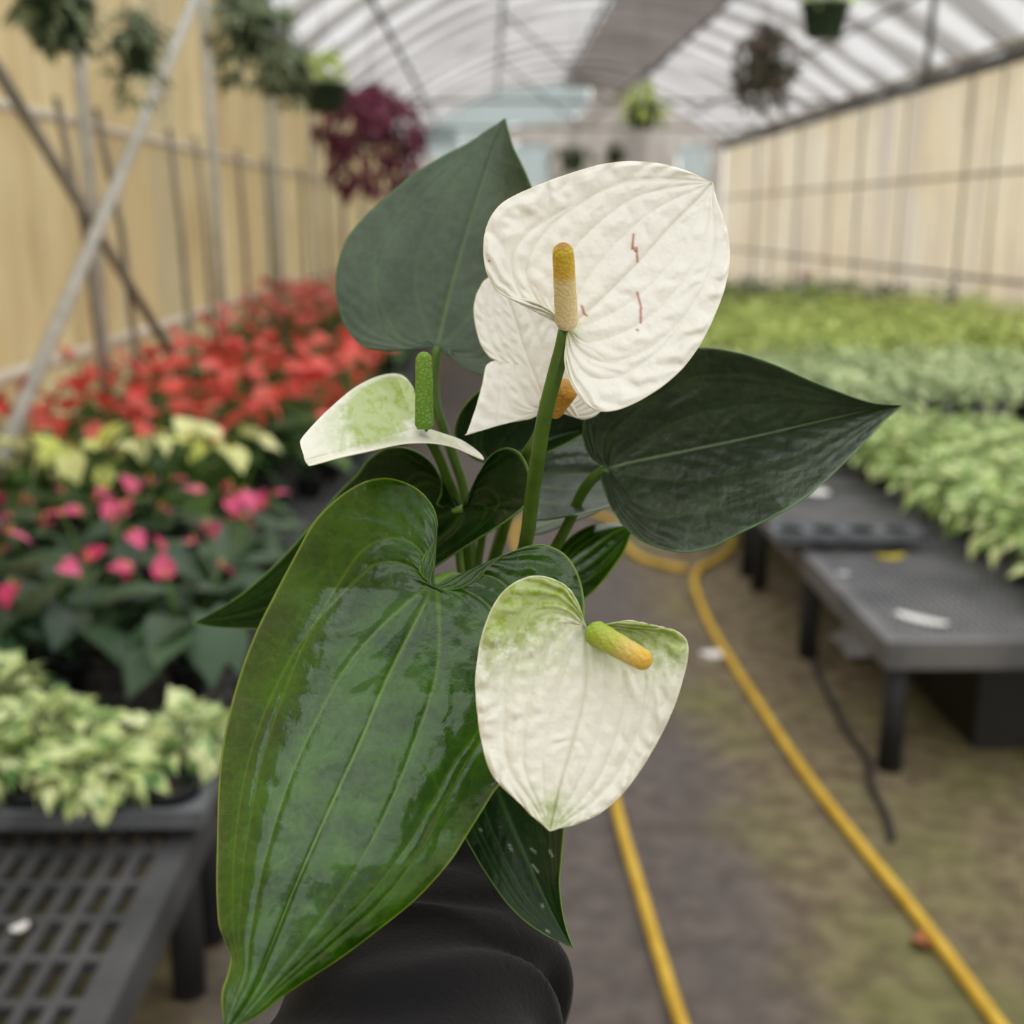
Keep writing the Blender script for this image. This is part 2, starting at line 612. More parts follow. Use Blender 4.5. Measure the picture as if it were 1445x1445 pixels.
def roof_sheet(name, x0, x1, y0, y1, dz, m, nx=28, sag=0.10):
    b = MB()
    ny = max(2, int((y1 - y0) / 0.13))
    v_ = []
    for j in range(ny + 1):
        y = y0 + (y1 - y0) * j / ny
        for i in range(nx + 1):
            x = x0 + (x1 - x0) * i / nx
            e = max(0.0, 1 - abs((x - XM) / (XR - XM)) ** 8)
            v_.append((x, y, roof_z(x) + dz - sag * e * abs(math.sin(math.pi * (y - Y0) / 1.3))))
    b.add(v_, [(j * (nx + 1) + i, j * (nx + 1) + i + 1, (j + 1) * (nx + 1) + i + 1, (j + 1) * (nx + 1) + i) for j in range(ny) for i in range(nx)])
    return structure(b.build(name, m))


roof_sheet('ceiling', XL - 0.05, XR + 0.05, 9.1, Y1, 0.0, 'roof')
roof_sheet('ceiling', XL - 0.05, XR + 0.05, -1.2, 9.1, 0.0, 'roof_clear')  # unseen roof stretch, made clear so more sky light reaches the plants
roof_sheet('ceiling', XL - 0.05, XR + 0.05, Y0, -1.2, 0.0, 'roof')
tn = 1
# ridge shade cloth strip under the film
o = roof_sheet('trim_%d' % tn, 1.75, 3.2, 9.1, Y1 - 0.1, -0.16, 'cloth', nx=10, sag=0.06)
tn += 1
# roof hoops, every second with a tie
for i in range(-6, 21):
    y = 2.7 + 1.3 * i
    b = MB()
    pts = [(XL + (XR - XL) * j / 20, y, roof_z(XL + (XR - XL) * j / 20) - 0.03) for j in range(21)]
    b.tube(pts, 0.022, 6)
    structure(b.build('trim_%d' % tn, 'steel_dark'))
    tn += 1
for x in (-1.2, 0.2, 1.75, 3.3, 4.6):
    b = MB()
    b.tube([(x, Y0, roof_z(x) - 0.07), (x, Y1, roof_z(x) - 0.07)], 0.028, 6)
    structure(b.build('trim_%d' % tn, 'steel_dark'))
    tn += 1
# truss webs
for i, y in enumerate((7.9, 13.1, 18.3, 23.5)):
    b = MB()
    b.tube([(XL, y, EAVE), (XR, y, EAVE)], 0.02, 6)
    b.tube([(0.2, y, roof_z(0.2)), (1.8, y, EAVE), (3.4, y, roof_z(3.4))], 0.018, 6)
    if y > 18:
        structure(b.build('trim_%d' % tn, 'steel_dark'))
        tn += 1
# eave gutters
for x in (XL + 0.02, XR - 0.05):
    b = MB()
    b.box((x - 0.05, Y0, EAVE - 0.09), (x + 0.05, Y1, EAVE + 0.02))
    structure(b.build('trim_%d' % tn, 'steel_dark'))
    tn += 1
b = MB()
b.box((XR - 0.22, Y0, EAVE + 0.06), (XR - 0.06, Y1, EAVE + 0.10))
structure(b.build('trim_%d' % tn, 'rail_white'))

# wall frame: rails, posts, braces, stakes
ORD = ['first', 'second', 'third', 'fourth', 'fifth', 'sixth', 'seventh', 'eighth', 'ninth', 'tenth', 'eleventh', 'twelfth', 'thirteenth', 'fourteenth',
       'fifteenth', 'sixteenth', 'seventeenth', 'eighteenth', 'nineteenth', 'twentieth']


def rod(name, pts, r, m, label, cat, group=None, n=8):
    b = MB()
    b.tube(pts, r, n)
    return tag(b.build(name, m), label, cat, group)


zt, zb = 1.95, 0.88
rod('wall_rail', [(XL + 0.03, Y0, zt), (XL + 0.03, Y1, zt)], 0.026, 'rail_white', 'upper pale rail running along the cream left wall', 'rail')
rod('wall_rail', [(XL + 0.03, Y0, zb), (XL + 0.03, Y1, zb)], 0.03, 'rail_white', 'lower pale rail running along the cream left wall', 'rail')
for i, y in enumerate((3.3, 5.85, 8.5, 10.9, 13.3, 15.8, 18.4, 21.0, 23.6, 26.2)):
    rod('wall_post', [(XL + 0.085, y, 0), (XL + 0.085, y, EAVE - 0.1)], 0.034 if i < 3 else 0.03, 'galvanised',
        'grey galvanised post by the left wall, %s from the camera end' % ORD[i], 'post', 'posts along the left wall')
for i, (x, y0) in enumerate(((70, 5.65), (125, 5.95), (228, 7.2), (265, 7.75), (325, 9.05), (365, 10.15), (415, 12.0), (450, 14.2), (475, 16.5))):
    y = 2.0 * FPX / (690 - x)
    lean = (0.25, 0.30, 0.12, 0.10, 0.05, 0, 0, 0, 0)[i]
    rod('wall_stake', [(XL + 0.15, y, zt + 0.06), (XL + 0.16, y + lean * 0.7, 1.45), (XL + 0.16, y + lean, 0.85), (XL + 0.16, y + lean * 1.1, 0)], 0.017, 'bar_dark',
        'thin dark stake hooked over the upper rail, %s from the camera end' % ORD[i], 'stake', 'stakes leaning on the left wall')
a_, b_ = at_x(-10, 88, XL + 0.22), at_x(262, 532, XL + 0.22)
b_ = a_ + (b_ - a_) * 1.25
rod('brace_bar', [a_, b_], 0.026, 'bar_dark', 'dark diagonal brace bar sloping down to the right on left wall', 'brace')
a_, b_ = at_x(278, -10, XL + 0.29), at_x(-5, 660, XL + 0.29)
rod('brace_bar', [a_, b_], 0.03, 'galvanised', 'grey diagonal brace bar sloping down to the left across left wall', 'brace')
# right wall frame
for z, m, lab in ((2.0, 'rail_white', 'middle rail along the cream right wall'), (0.86, 'steel_dark', 'low dark rail along the foot of the right wall')):
    rod('wall_rail', [(XR - 0.05, Y0, z), (XR - 0.05, Y1, z)], 0.022, 'post_dull' if m == 'rail_white' else 'bar_dark', lab, 'rail')
for i, x in enumerate((1395, 1352, 1265, 1205, 1165, 1120, 1088, 1062)):
    y = XR * FPX / (x - 690)
    rod('wall_post', [(XR - 0.1, y, 0), (XR - 0.1, y, EAVE - 0.05)], 0.022 if i % 2 else 0.016, 'post_dull' if i % 2 == 0 else 'galvanised',
        'upright post against the right wall, %s from the camera end' % ORD[i], 'post', 'posts along the right wall')
p = at_y(1306, 118, 11.9)
rod('hanging_rod', [(p[0], 11.9, p[2]), (p[0] + 0.03, 11.9, roof_z(p[0]))], 0.034, 'steel_dark', 'dark upright rod hanging from the roof at upper right', 'rod')
# ------------------------------------------------------------------ benches
BZ = 0.40


def bench(name, x0, x1, y0, y1, px, py, bw, m, label, legs=True):
    root = empty(name, ((x0 + x1) / 2, (y0 + y1) / 2, 0))
    tag(root, label, 'bench', 'black slatted plant benches')
    cx, cy = (x0 + x1) / 2, (y0 + y1) / 2
    b = MB()
    nx, ny = max(2, round((x1 - x0) / px)), max(2, round((y1 - y0) / py))
    for i in range(1, nx):
        x = x0 + (x1 - x0) * i / nx - cx
        b.box((x - bw / 2, y0 - cy + .02, BZ - 0.02), (x + bw / 2, y1 - cy - .02, BZ))
    for j in range(1, ny):
        y = y0 + (y1 - y0) * j / ny - cy
        b.box((x0 - cx + .02, y - bw / 2, BZ - 0.021), (x1 - cx - .02, y + bw / 2, BZ - 0.001))
    b.build('bench_top', m, root, smooth=False)
    b = MB()
    X0, X1, YY0, YY1 = x0 - cx, x1 - cx, y0 - cy, y1 - cy
    t = 0.035
    b.box((X0, YY0, BZ - 0.075), (X1, YY0 + t, BZ + 0.002))
    b.box((X0, YY1 - t, BZ - 0.075), (X1, YY1, BZ + 0.002))
    b.box((X0, YY0 + t, BZ - 0.075), (X0 + t, YY1 - t, BZ + 0.002))
    b.box((X1 - t, YY0 + t, BZ - 0.075), (X1, YY1 - t, BZ + 0.002))
    b.build('bench_frame', m, root, smooth=False)
    for (lx, ly) in ((X0 + .06, YY0 + .07), (X1 - .06, YY0 + .07), (X0 + .06, YY1 - .07), (X1 - .06, YY1 - .07)) + (((X0 + .06, .05), (X1 - .06, .05)) if 'corner at' in label else ()):
        q = MB()
        q.lathe([(0.0, 0.0), (0.034, 0.0), (0.034, BZ - 0.03), (0.0, BZ - 0.03)], (lx, ly, 0), 14)
        q.build('leg', 'bench_leg', root)
    return root


bench('plant_bench', -1.88, -0.545, 0.85, 2.12, .044, .104, .017, 'bench_black', 'grey-black slotted bench nearest the camera at lower left')
for i in range(5):
    y0 = 2.16 + 1.9 * i
    bench('plant_bench', -1.88, -0.545, y0, y0 + 1.86, .05, .11, .018, 'bench_black',
          'dark slotted bench by the left wall, %s beyond the nearest one' % ORD[i])
bench('plant_bench', 1.06, 2.45, 2.93, 4.72, .022, .05, .014, 'bench_grey', 'grey mesh-topped bench with bare corner at right of the path')
for i in range(6):
    y0 = 4.78 + 1.9 * i
    bench('plant_bench', 1.06, 2.45, y0, y0 + 1.86, .06 if i else .022, .12 if i else .05, .03 if i else .014, 'bench_grey',
          'grey bench right of the path, %s beyond the bare cornered one' % ORD[i])
for r, (x0, x1) in enumerate(((2.52, 3.92), (4.0, 5.4))):
    for i in range(7):
        y0 = 4.28 + 1.9 * i
        bench('plant_bench', x0, x1, y0, y0 + 1.86, .1, .2, .05, 'bench_grey',
              'plant-covered bench %s, %s from the camera end' % (('in the middle run right of the path', 'along the right wall')[r], ORD[i]))

# ------------------------------------------------------------------ trays
def tray(root, x, y, nx, ny, cell, r, h=0.055, m='tray_black'):
    """moulded carry tray with round pot wells (root at centre of its foot)"""
    b, wl = MB(), MB()
    W, D = nx * cell / 2 + .012, ny * cell / 2 + .012
    n = 16
    for i in range(nx):
        for j in range(ny):
            cx, cy = (i - (nx - 1) / 2) * cell, (j - (ny - 1) / 2) * cell
            c2 = cell / 2
            ring, sq = [], []
            for q in range(n):
                a = 2 * math.pi * q / n + math.pi / 4
                ring.append((cx + r * math.cos(a), cy + r * math.sin(a)))
                mx = max(abs(math.cos(a)), abs(math.sin(a)))
                sq.append((cx + c2 * math.cos(a) / mx, cy + c2 * math.sin(a) / mx))
            vs = [(*p_, h) for p_ in sq] + [(*p_, h) for p_ in ring] + [(cx + (p_[0] - cx) * .8, cy + (p_[1] - cy) * .8, 0.004) for p_ in ring]
            fs = [(q, (q + 1) % n, n + (q + 1) % n, n + q) for q in range(n)] + [(n + q, n + (q + 1) % n, 2 * n + (q + 1) % n, 2 * n + q) for q in range(n)]
            fs.append(tuple(range(2 * n, 3 * n)))
            b.add(vs[:2 * n], fs[:n])
            wl.add(vs, fs[n:])
    wl.build('tray_wells', 'bench_leg', root, smooth=False)  # wells coloured darker to stand for the shade inside them
    b.build('tray_top', m, root, smooth=False)
    b = MB()
    for (lo, hi) in (((-W, -D, h - .03), (W, -D + .012, h + .004)), ((-W, D - .012, h - .03), (W, D, h + .004)),
                     ((-W, -D + .012, h - .03), (-W + .012, D - .012, h + .004)), ((W - .012, -D + .012, h - .03), (W, D - .012, h + .004))):
        b.box(lo, hi)
    b.build('tray_rim', m, root, smooth=False)


# ------------------------------------------------------------------ bench plants
def leaf_geo(L, W, bend, cup, n=6, lobe=0.12, tipsharp=1.6):
    """heart-shaped blade along +X from the origin, bending down"""
    vs, fs = [], []
    for i in range(n + 1):
        t = i / n
        w = W * (math.sin(math.pi * min(1, (t + lobe) / (1 + lobe)) ** 0.72)) ** (1.0) * (1 if t < .55 else (1 - ((t - .55) / .45) ** tipsharp * .35)) if t < 1 else 0.0
        x = L * t
        z = -bend * L * t * t
        for j, c in enumerate((-1, -0.5, 0, 0.5, 1)):
            back = -lobe * L * 0.9 * max(0, 1 - t * 4) * abs(c)
            vs.append((x + back, c * w / 2, z + cup * abs(c) * w / 2))
    for i in range(n):
        for j in range(4):
            a = i * 5 + j
            fs.append((a, a + 5, a + 6, a + 1))
    return vs, fs


def xf(vs, M4):
    return [tuple(M4 @ Vector(v)) for v in vs]


def frame(loc, yaw, pitch, roll=0):
    return Matrix.Translation(loc) @ Matrix.Rotation(yaw, 4, 'Z') @ Matrix.Rotation(-pitch, 4, 'Y') @ Matrix.Rotation(roll, 4, 'X')


def pot_mesh(r, h, m='pot_black', parent=None, name='pot'):
    b = MB()
    b.lathe([(0, 0), (r * .76, 0), (r * .95, h * .86), (r * 1.0, h * .86), (r * 1.03, h), (r * .94, h), (r * .92, h * .86), (0, h * .86)], n=16)
    return b.build(name, m, parent)


def soil_mesh(r, z, parent):
    b = MB()
    b.lathe([(r, z), (r * .6, z + .004), (0, z + .006)], n=16)
    return b.build('soil', 'soil', parent)


def anthurium(seed, nl, hl, Ll, nf, hf, Lf, leaf_m, flow_m, spad_m=None, spread=.13, pot=(.055, .09), name='potted_anthurium'):
    R = random.Random(seed)
    root = empty(name)
    pot_mesh(pot[0], pot[1], 'pot_black', root)
    b = MB()
    for i in range(nl):
        a = 2.399 * i + R.uniform(-.4, .4)
        rr = spread * math.sqrt((i + .6) / nl) * R.uniform(.8, 1.1)
        z = pot[1] + hl * R.uniform(.55, 1.0) * (1 - .35 * rr / spread)
        p = Vector((rr * math.cos(a), rr * math.sin(a), z))
        b.tube([(0, 0, pot[1] * .8), (p.x * .5, p.y * .5, z * .7), tuple(p)], .003, 5, tone=.3)
        L = Ll * R.uniform(.75, 1.15)
        v, f = leaf_geo(L, L * R.uniform(.62, .75), R.uniform(.2, .6), R.uniform(.05, .35))
        b.add(xf(v, frame(p, a + R.uniform(-.6, .6), R.uniform(-.5, .35), R.uniform(-.4, .4))), f, R.random())
    b.build('foliage', leaf_m, root)
    for i in range(nf):
        a = 2.399 * i + 1 + R.uniform(-.5, .5)
        rr = spread * .95 * math.sqrt((i + .5) / nf)
        z = pot[1] + hf * R.uniform(.75, 1.08)
        p = Vector((rr * math.cos(a), rr * math.sin(a), z))
        b = MB()
        L = Lf * R.uniform(.8, 1.2)
        v, f = leaf_geo(L, L * .98, R.uniform(.1, .5), R.uniform(.1, .4), n=5)
        b.add(xf(v, frame(p, a + R.uniform(-.8, .8), R.uniform(-1.2, 1.25), R.uniform(-.5, .5))), f, R.random())
        fl = b.build('flower', flow_m, root)
        s = MB()
        s.tube([(0, 0, pot[1] * .8), (p.x * .6, p.y * .6, z * .7), tuple(p)], .0028, 5)
        s.build('flower_stalk', 'stalk', fl)
        if spad_m:
            s = MB()
            s.tube([tuple(p), tuple(p + Vector((math.cos(a) * .01, math.sin(a) * .01, L * .3)))], [.0028, .002], 6)
            s.build('spadix', spad_m, fl)
    return root


def bushy(name, seed, nl, rad, hgt, Ll, leaf_m, pot=(.055, .09), ratio=.55, droop=.3, petiole=True, flat=False):
    """rounded leafy pot plant"""
    R = random.Random(seed)
    root = empty(name)
    pot_mesh(pot[0], pot[1], 'pot_black', root)
    soil_mesh(pot[0] * .92, pot[1] * .87, root)
    b = MB()
    for i in range(nl):
        u = (i + .5) / nl
        a = 2.399 * i + R.uniform(-.3, .3)
        el = math.acos(1 - 1.1 * u)
        q = R.uniform(.55, 1.0)
        p = Vector((rad * q * math.sin(el) * math.cos(a), rad * q * math.sin(el) * math.sin(a), pot[1] + hgt * (.25 + .75 * math.cos(el) * q)))
        if petiole and i % 2 == 0:
            b.tube([(0, 0, pot[1] * .8), tuple(p)], .002, 4, tone=.2)
        L = Ll * R.uniform(.7, 1.2)
        v, f = leaf_geo(L, L * ratio * R.uniform(.85, 1.15), R.uniform(.1, .7), R.uniform(.0, .4), n=5, lobe=.08)
        b.add(xf(v, frame(p, a + R.uniform(-.7, .7), math.pi / 2 - el - R.uniform(.2, 1.0) * droop * 3, R.uniform(-.5, .5))), f, R.random())
    b.build('foliage', leaf_m, root)
    return root


M['bed_dark'] = bed_leaf_mat('bed_leaf_dark', srgb(30, 54, 32), srgb(70, 98, 66), rough=0.4)
M['bed_mid'] = bed_leaf_mat('bed_leaf_mid', srgb(34, 66, 26), srgb(76, 112, 44), rough=0.4)
M['fl_red'] = bed_leaf_mat('flower_red', srgb(216, 54, 54), srgb(240, 116, 100), rough=0.35, trans=.25)
M['fl_coral'] = bed_leaf_mat('flower_coral', srgb(222, 88, 84), srgb(238, 140, 130), rough=0.35, trans=.25)
M['fl_pink'] = bed_leaf_mat('flower_pink', srgb(206, 46, 98), srgb(236, 104, 152), rough=0.35, trans=.25)
M['fl_cream'] = bed_leaf_mat('flower_cream', srgb(238, 238, 180), srgb(206, 218, 104), rough=0.4, trans=.25)
M['fl_spadix'] = simple('flower_spadix', srgb(226, 190, 70), rough=.6)
M['var_white'] = bed_leaf_mat('leaf_white_green', srgb(226, 232, 180), srgb(200, 216, 136), rough=.4, varieg=srgb(110, 150, 84), vscale=34, vlo=.50, vhi=.58)
M['var_green'] = bed_leaf_mat('leaf_variegated', srgb(116, 154, 76), srgb(168, 194, 108), rough=.4, varieg=srgb(220, 226, 164), vscale=24, vlo=.48, vhi=.58)
M['grey_green'] = bed_leaf_mat('leaf_grey_green', srgb(158, 180, 124), srgb(206, 220, 164), rough=.45, varieg=srgb(214, 222, 176), vscale=22, vlo=.55, vhi=.65)
M['lime'] = bed_leaf_mat('leaf_lime', srgb(186, 208, 104), srgb(228, 238, 150), rough=.45, trans=.3)
M['far_green'] = bed_leaf_mat('leaf_far_green', srgb(84, 116, 66), srgb(136, 166, 98), rough=.45)
M['olive'] = bed_leaf_mat('leaf_olive', srgb(84, 98, 70), srgb(136, 148, 110), rough=.5)
M['brown_red'] = bed_leaf_mat('leaf_brown_red', srgb(76, 56, 50), srgb(96, 92, 70), rough=.5)
M['plum'] = bed_leaf_mat('leaf_plum', srgb(82, 26, 46), srgb(130, 48, 78), rough=.45)
M['dark_plant'] = bed_leaf_mat('leaf_near_black', srgb(40, 40, 42), srgb(66, 64, 60), rough=.5)


def scatter(protos, spots, group, labeler, cat='plant', jitter=.02, sc=.12):
    R = random.Random(len(spots) * 13 + len(group))
    used = {}
    for i, s in enumerate(spots):
        x, y, z = s[:3]
        pr = protos[i % len(protos)]
        if pr.name not in used and not pr.get('placed'):
            o = pr
            pr['placed'] = True
            used[pr.name] = 1
        else:
            o = copy_tree(pr)
        if 'placed' in o:
            pass
        o.location = (x + R.uniform(-jitter, jitter), y + R.uniform(-jitter, jitter), z)
        o.rotation_euler = (0, 0, R.uniform(0, 6.28))
        q = 1 + R.uniform(-sc, sc)
        o.scale = (q, q, q)
        tag(o, labeler(i, s), cat, group)


# --- left: pots with white-green pothos in the front tray
tr = empty('plant_tray', (-0.79, 2.065, BZ + .001))
tag(tr, 'dark grey pot tray overhanging the nearest slotted bench at left', 'tray')
tray(tr, 0, 0, 4, 2, .128, .054, .06)
specs = [(-.600, 2.13, 'white and green pothos on the right end of the front tray', 61, 85, .105, .095, .05),
         (-.725, 2.0, 'white and green pothos spilling over the front edge of the front tray', 62, 90, .11, .08, .05),
         (-.86, 2.13, 'tall white and green pothos at the back of the front tray', 63, 110, .125, .12, .05),
         (-.98, 2.0, 'white and green pothos at the left end of the front tray', 64, 85, .11, .09, .05)]
for (x, y, lab, sd, nl, rad, hgt, Ll) in specs:
    o = bushy('pothos', sd, nl, rad, hgt, Ll, 'var_white', pot=(.05, .075), ratio=.78)
    o.location = (x, y, BZ + .006)
    tag(o, lab, 'plant', 'white and green pothos')
for (x, y, lab) in ((-.600, 2.0, 'empty black pot at front right corner of the front tray'), (-.86, 2.0, 'soil-filled black pot between pothos at front of tray')):
    o = empty('plant_pot', (x, y, BZ + .006))
    pot_mesh(.051, .075, 'pot_black', o)
    soil_mesh(.046, .060, o)
    tag(o, lab, 'pot')
# second tray behind
tr = empty('plant_tray', (-1.25, 2.42, BZ + .001))
tag(tr, 'black pot tray behind the front tray at the left edge', 'tray')
tray(tr, 0, 0, 4, 2, .128, .054, .06)
for i, (x, y) in enumerate(((-1.06, 2.36), (-1.19, 2.49), (-1.31, 2.36))):
    o = bushy('pothos', 70 + i, 80, .11, .09, .05, 'var_white', pot=(.05, .075), ratio=.78)
    o.location = (x, y, BZ + .006)
    tag(o, 'white and green pothos in the second tray, %s from the path' % ORD[i], 'plant', 'white and green pothos')

# --- left: pink anthuriums, cream ones behind, then the red beds
pk = [anthurium(100 + i, 13, .20, .17, 4, .25, .058, 'bed_dark', 'fl_pink', 'fl_spadix', spread=.15) for i in range(4)]
sp_ = [(-.74 - .27 * c, 2.62 + .27 * r, BZ) for r in range(4) for c in range(4) if not (r == 0 and c > 2)]
scatter(pk, sp_, 'pink anthuriums on the left bench',
        lambda i, s: 'dark-leaved pink anthurium, %s from path, row %s behind the pothos trays' % (ORD[round((-.74 - s[0]) / .27)], ('one', 'two', 'three', 'four')[round((s[1] - 2.62) / .27)]))
cm = [anthurium(120 + i, 9, .22, .16, 9, .31, .085, 'bed_mid', 'fl_cream', 'fl_spadix', spread=.16) for i in range(3)]
sp_ = [(-.86 - .22 * c, 3.72 + (.12 if c % 2 else 0), BZ) for c in range(5)]
scatter(cm, sp_, 'cream anthuriums behind the pink ones',
        lambda i, s: 'cream and lime flowered anthurium behind the pink ones, %s from the path' % ORD[i])
rd = [anthurium(140 + i, 11, .20, .14, 7, .33, .085, 'bed_mid', 'fl_red', None, spread=.15) for i in range(4)]
co_ = [anthurium(150 + i, 10, .28, .14, 8, .43, .085, 'bed_mid', 'fl_coral', None, spread=.15) for i in range(3)]
sp_ = [(-.72 - .27 * c, 4.35 + .33 * r, BZ) for r in range(9) for c in range(5) if not (r == 0 and c < 1)]
scatter(rd, sp_, 'red anthuriums in the near red bed',
        lambda i, s: 'red anthurium in the near red bed, %s from the path in %s row back' % (ORD[round((-.72 - s[0]) / .27)], ORD[round((s[1] - 4.35) / .33)]))
sp_ = [(-.72 - .27 * c, 8.0 + .45 * r, BZ) for r in range(8) for c in range(5)]
scatter(co_, sp_, 'coral anthuriums in the far red bed',
        lambda i, s: 'coral-red anthurium in the far bed, %s from the path in %s row back' % (ORD[round((-.72 - s[0]) / .27)], ORD[round((s[1] - 8.0) / .45)]))

# --- right: variegated plants near, grey-green and lime rows behind
vg = [bushy('variegated_pothos', 200 + i, 60, .16, .17, .078, 'var_green', ratio=.62) for i in range(4)]
sp_ = []
for r in range(9):
    for c in range(3):
        x, y = 1.68 + .27 * c, 3.22 + .26 * r
        if r > 5 and c == 0:
            pass
        sp_.append((x, y, BZ))
sp_ += [(1.42 + .01, 5.22, BZ), (1.45, 5.48, BZ)]
scatter(vg, sp_, 'variegated pothos on the right bench',
        lambda i, s: 'yellow-green variegated pothos on the bare-cornered bench, column %s, %s from the camera end' % (('one', 'two', 'three')[min(2, i % 3)], ORD[min(19, i // 3)]) if i < 27 else
        'yellow-green variegated pothos %s at the path edge of the second right bench' % ('nearest' if i == 27 else 'farther'))
gg = [bushy('leafy_pot_plant', 220 + i, 38, .16, .15, .085, 'grey_green', ratio=.55) for i in range(3)]
sp_ = [(1.3 + .34 * c, 6.5 + .35 * r, BZ) for r in range(6) for c in range(9)]
scatter(gg, sp_, 'grey-green plants in the middle rows',
        lambda i, s: 'grey-green leafy pot plant in the middle rows, %s from path, %s row back' % (ORD[round((s[0] - 1.3) / .34)], ORD[round((s[1] - 6.5) / .35)]))
lm = [bushy('leafy_pot_plant', 240 + i, 40, .20, .29, .10, 'lime', ratio=.45) for i in range(3)]
sp_ = [(1.3 + .42 * c, 8.7 + .42 * r, BZ) for r in range(10) for c in range(10)]
scatter(lm, sp_, 'lime green plants in the far rows',
        lambda i, s: 'lime green leafy pot plant in far rows, %s from path, %s row back' % (ORD[round((s[0] - 1.3) / .42)], ORD[round((s[1] - 8.7) / .42)]))
fg = [bushy('leafy_pot_plant', 260 + i, 34, .24, .28, .13, 'far_green', ratio=.5) for i in range(2)]
sp_ = [(1.6 + .62 * c, 13.6 + .6 * r, BZ) for r in range(5) for c in range(6)]
scatter(fg, sp_, 'mid green plants beyond the lime rows',
        lambda i, s: 'mid green pot plant beyond the lime rows, %s from path, %s row back' % (ORD[round((s[0] - 1.6) / .62)], ORD[round((s[1] - 13.6) / .6)]))
dk = bushy('leafy_pot_plant', 280, 30, .22, .25, .16, 'dark_plant', ratio=.4)
for i, (x, y, lab) in enumerate(((1270, 425, 'near-black leafy plant, left of a pair before the right wall'), (1335, 430, 'near-black leafy plant, right of a pair before the right wall'))):
    o = dk if i == 0 else copy_tree(dk)
    q = at_y(x, y, 13.2)
    o.location = (q[0], 13.2, 0.42)
    tag(o, lab, 'plant', 'near-black plants by the right wall')
o = anthurium(290, 8, .25, .16, 3, .42, .12, 'far_green', 'fl_pink', None, spread=.2)
q = at_y(1165, 395, 15.8)
o.location = (2.6 + 1.6, 16.9 - 1.5, BZ)
tag(o, 'distant pot plant with pink flowers before the right wall', 'plant')

# things lying on the right bench
q = at_z(1190, 748, BZ + .06)
tr = empty('plant_tray', (q[0], q[1], BZ + .003), -.02)
tag(tr, 'blue-grey plastic tray of round wells on the bare right bench', 'tray')
tray(tr, 0, 0, 4, 1, .122, .046, .06, 'tray_black')


def slab(name, m, x, y, z, l, w, h, rz, label, cat, bend=0.0):
    b = MB()
    n = 8
    vs, fs = [], []
    for i in range(n + 1):
        t = i / n - .5
        zz = bend * (t * t * 4)
        ww = w * (1 - .5 * abs(t * 2) ** 3)
        vs += [(t * l, -ww / 2, zz), (t * l, ww / 2, zz), (t * l, ww / 2, zz + h), (t * l, -ww / 2, zz + h)]
    for i in range(n):
        a = 4 * i
        for j in range(4):
            fs.append((a + j, a + (j + 1) % 4, a + 4 + (j + 1) % 4, a + 4 + j))
    fs += [(3, 2, 1, 0), (4 * n, 4 * n + 1, 4 * n + 2, 4 * n + 3)]
    b.add(vs, fs)
    o = b.build(name, m, None, smooth=False)
    o.location = (x, y, z)
    o.rotation_euler = (0, 0, rz)
    return tag(o, label, cat)


q = at_z(1300, 876, BZ)
slab('plant_label', 'white_tag', q[0], q[1], BZ + .003, .15, .045, .002, -.75, 'white plastic plant label lying on the bare right bench', 'label', .004)
q = at_z(1152, 696, BZ)
slab('plant_label', 'white_tag', q[0], q[1], BZ + .003, .10, .10, .002, .3, 'small white plastic scrap beyond the tray on right bench', 'label', .004)
q = at_z(1256, 788, BZ)
slab('fallen_leaf', 'yellow_leaf', q[0], q[1], BZ + .003, .10, .05, .002, .1, 'yellow fallen leaf lying on the bare right bench', 'leaf', .008)
q = at_z(1187, 812, BZ)
slab('fallen_leaf', 'plastic_clear', q[0], q[1], BZ + .003, .05, .04, .002, .6, 'pale grey leaf scrap near the edge of right bench', 'leaf', .004)
q = at_z(1005, 925, 0)
slab('fallen_petal', 'white_tag', q[0], q[1], .003, .085, .07, .003, .2, 'white fallen petal lying on the dark path beside the hose', 'petal', .006)
q = at_z(1302, 1332, 0)
slab('fallen_leaf', 'dead_leaf', q[0], q[1], .004, .06, .045, .003, .8, 'dry orange-brown leaf lying against the yellow hose', 'leaf', .016)
q = at_z(28, 1312, BZ)
slab('fallen_petal', 'white_tag', q[0], q[1], BZ + .002, .028, .018, .003, .8, 'small white petal on the slotted bench at lower left', 'petal', .003)
# crumpled clear sheet under the right bench
b = MB()
vs, fs = [], []
for j in range(9):
    for i in range(13):
        vs.append(((i - 6) * .024, (j - 4) * .03, .02 + .22 * vnoise(np.array(i * .45), np.array(j * .5 + 3)) * (1 - ((i - 6) / 6.2) ** 2) * (1 - ((j - 4) / 4.2) ** 2)))
fs = [(j * 13 + i, j * 13 + i + 1, (j + 1) * 13 + i + 1, (j + 1) * 13 + i) for j in range(8) for i in range(12)]
b.add(vs, fs)
o = b.build('plastic_sheet', 'plastic_clear')
q = at_z(1200, 900, 0.05)
o.location = (q[0] + .1, q[1], 0.0)
tag(o, 'crumpled pale plastic sheet on the ground under right bench', 'sheet')

b = MB()
b.box((-.32, -.4, 0), (.32, .4, .02))
for lo, hi in (((-.32, -.4, .02), (-.30, .4, .3)), ((.30, -.4, .02), (.32, .4, .3)), ((-.30, -.4, .02), (.30, -.38, .3)), ((-.30, .38, .02), (.30, .4, .3))):
    b.box(lo, hi)
for lo, hi in (((-.34, -.42, .28), (-.32, .42, .3)), ((.32, -.42, .28), (.34, .42, .3)), ((-.32, -.42, .28), (.32, -.40, .3)), ((-.32, .40, .28), (.32, .42, .3))):
    b.box(lo, hi)
o = b.build('black_box', 'drip_tube', None, smooth=False)  # open black box built for a black mass of unclear nature
o.location = (1.84, 3.6, 0)
o.scale = (1.35, 1.2, 1.0)
tag(o, 'black open box standing for the black mass under the bare cornered right bench', 'tub')

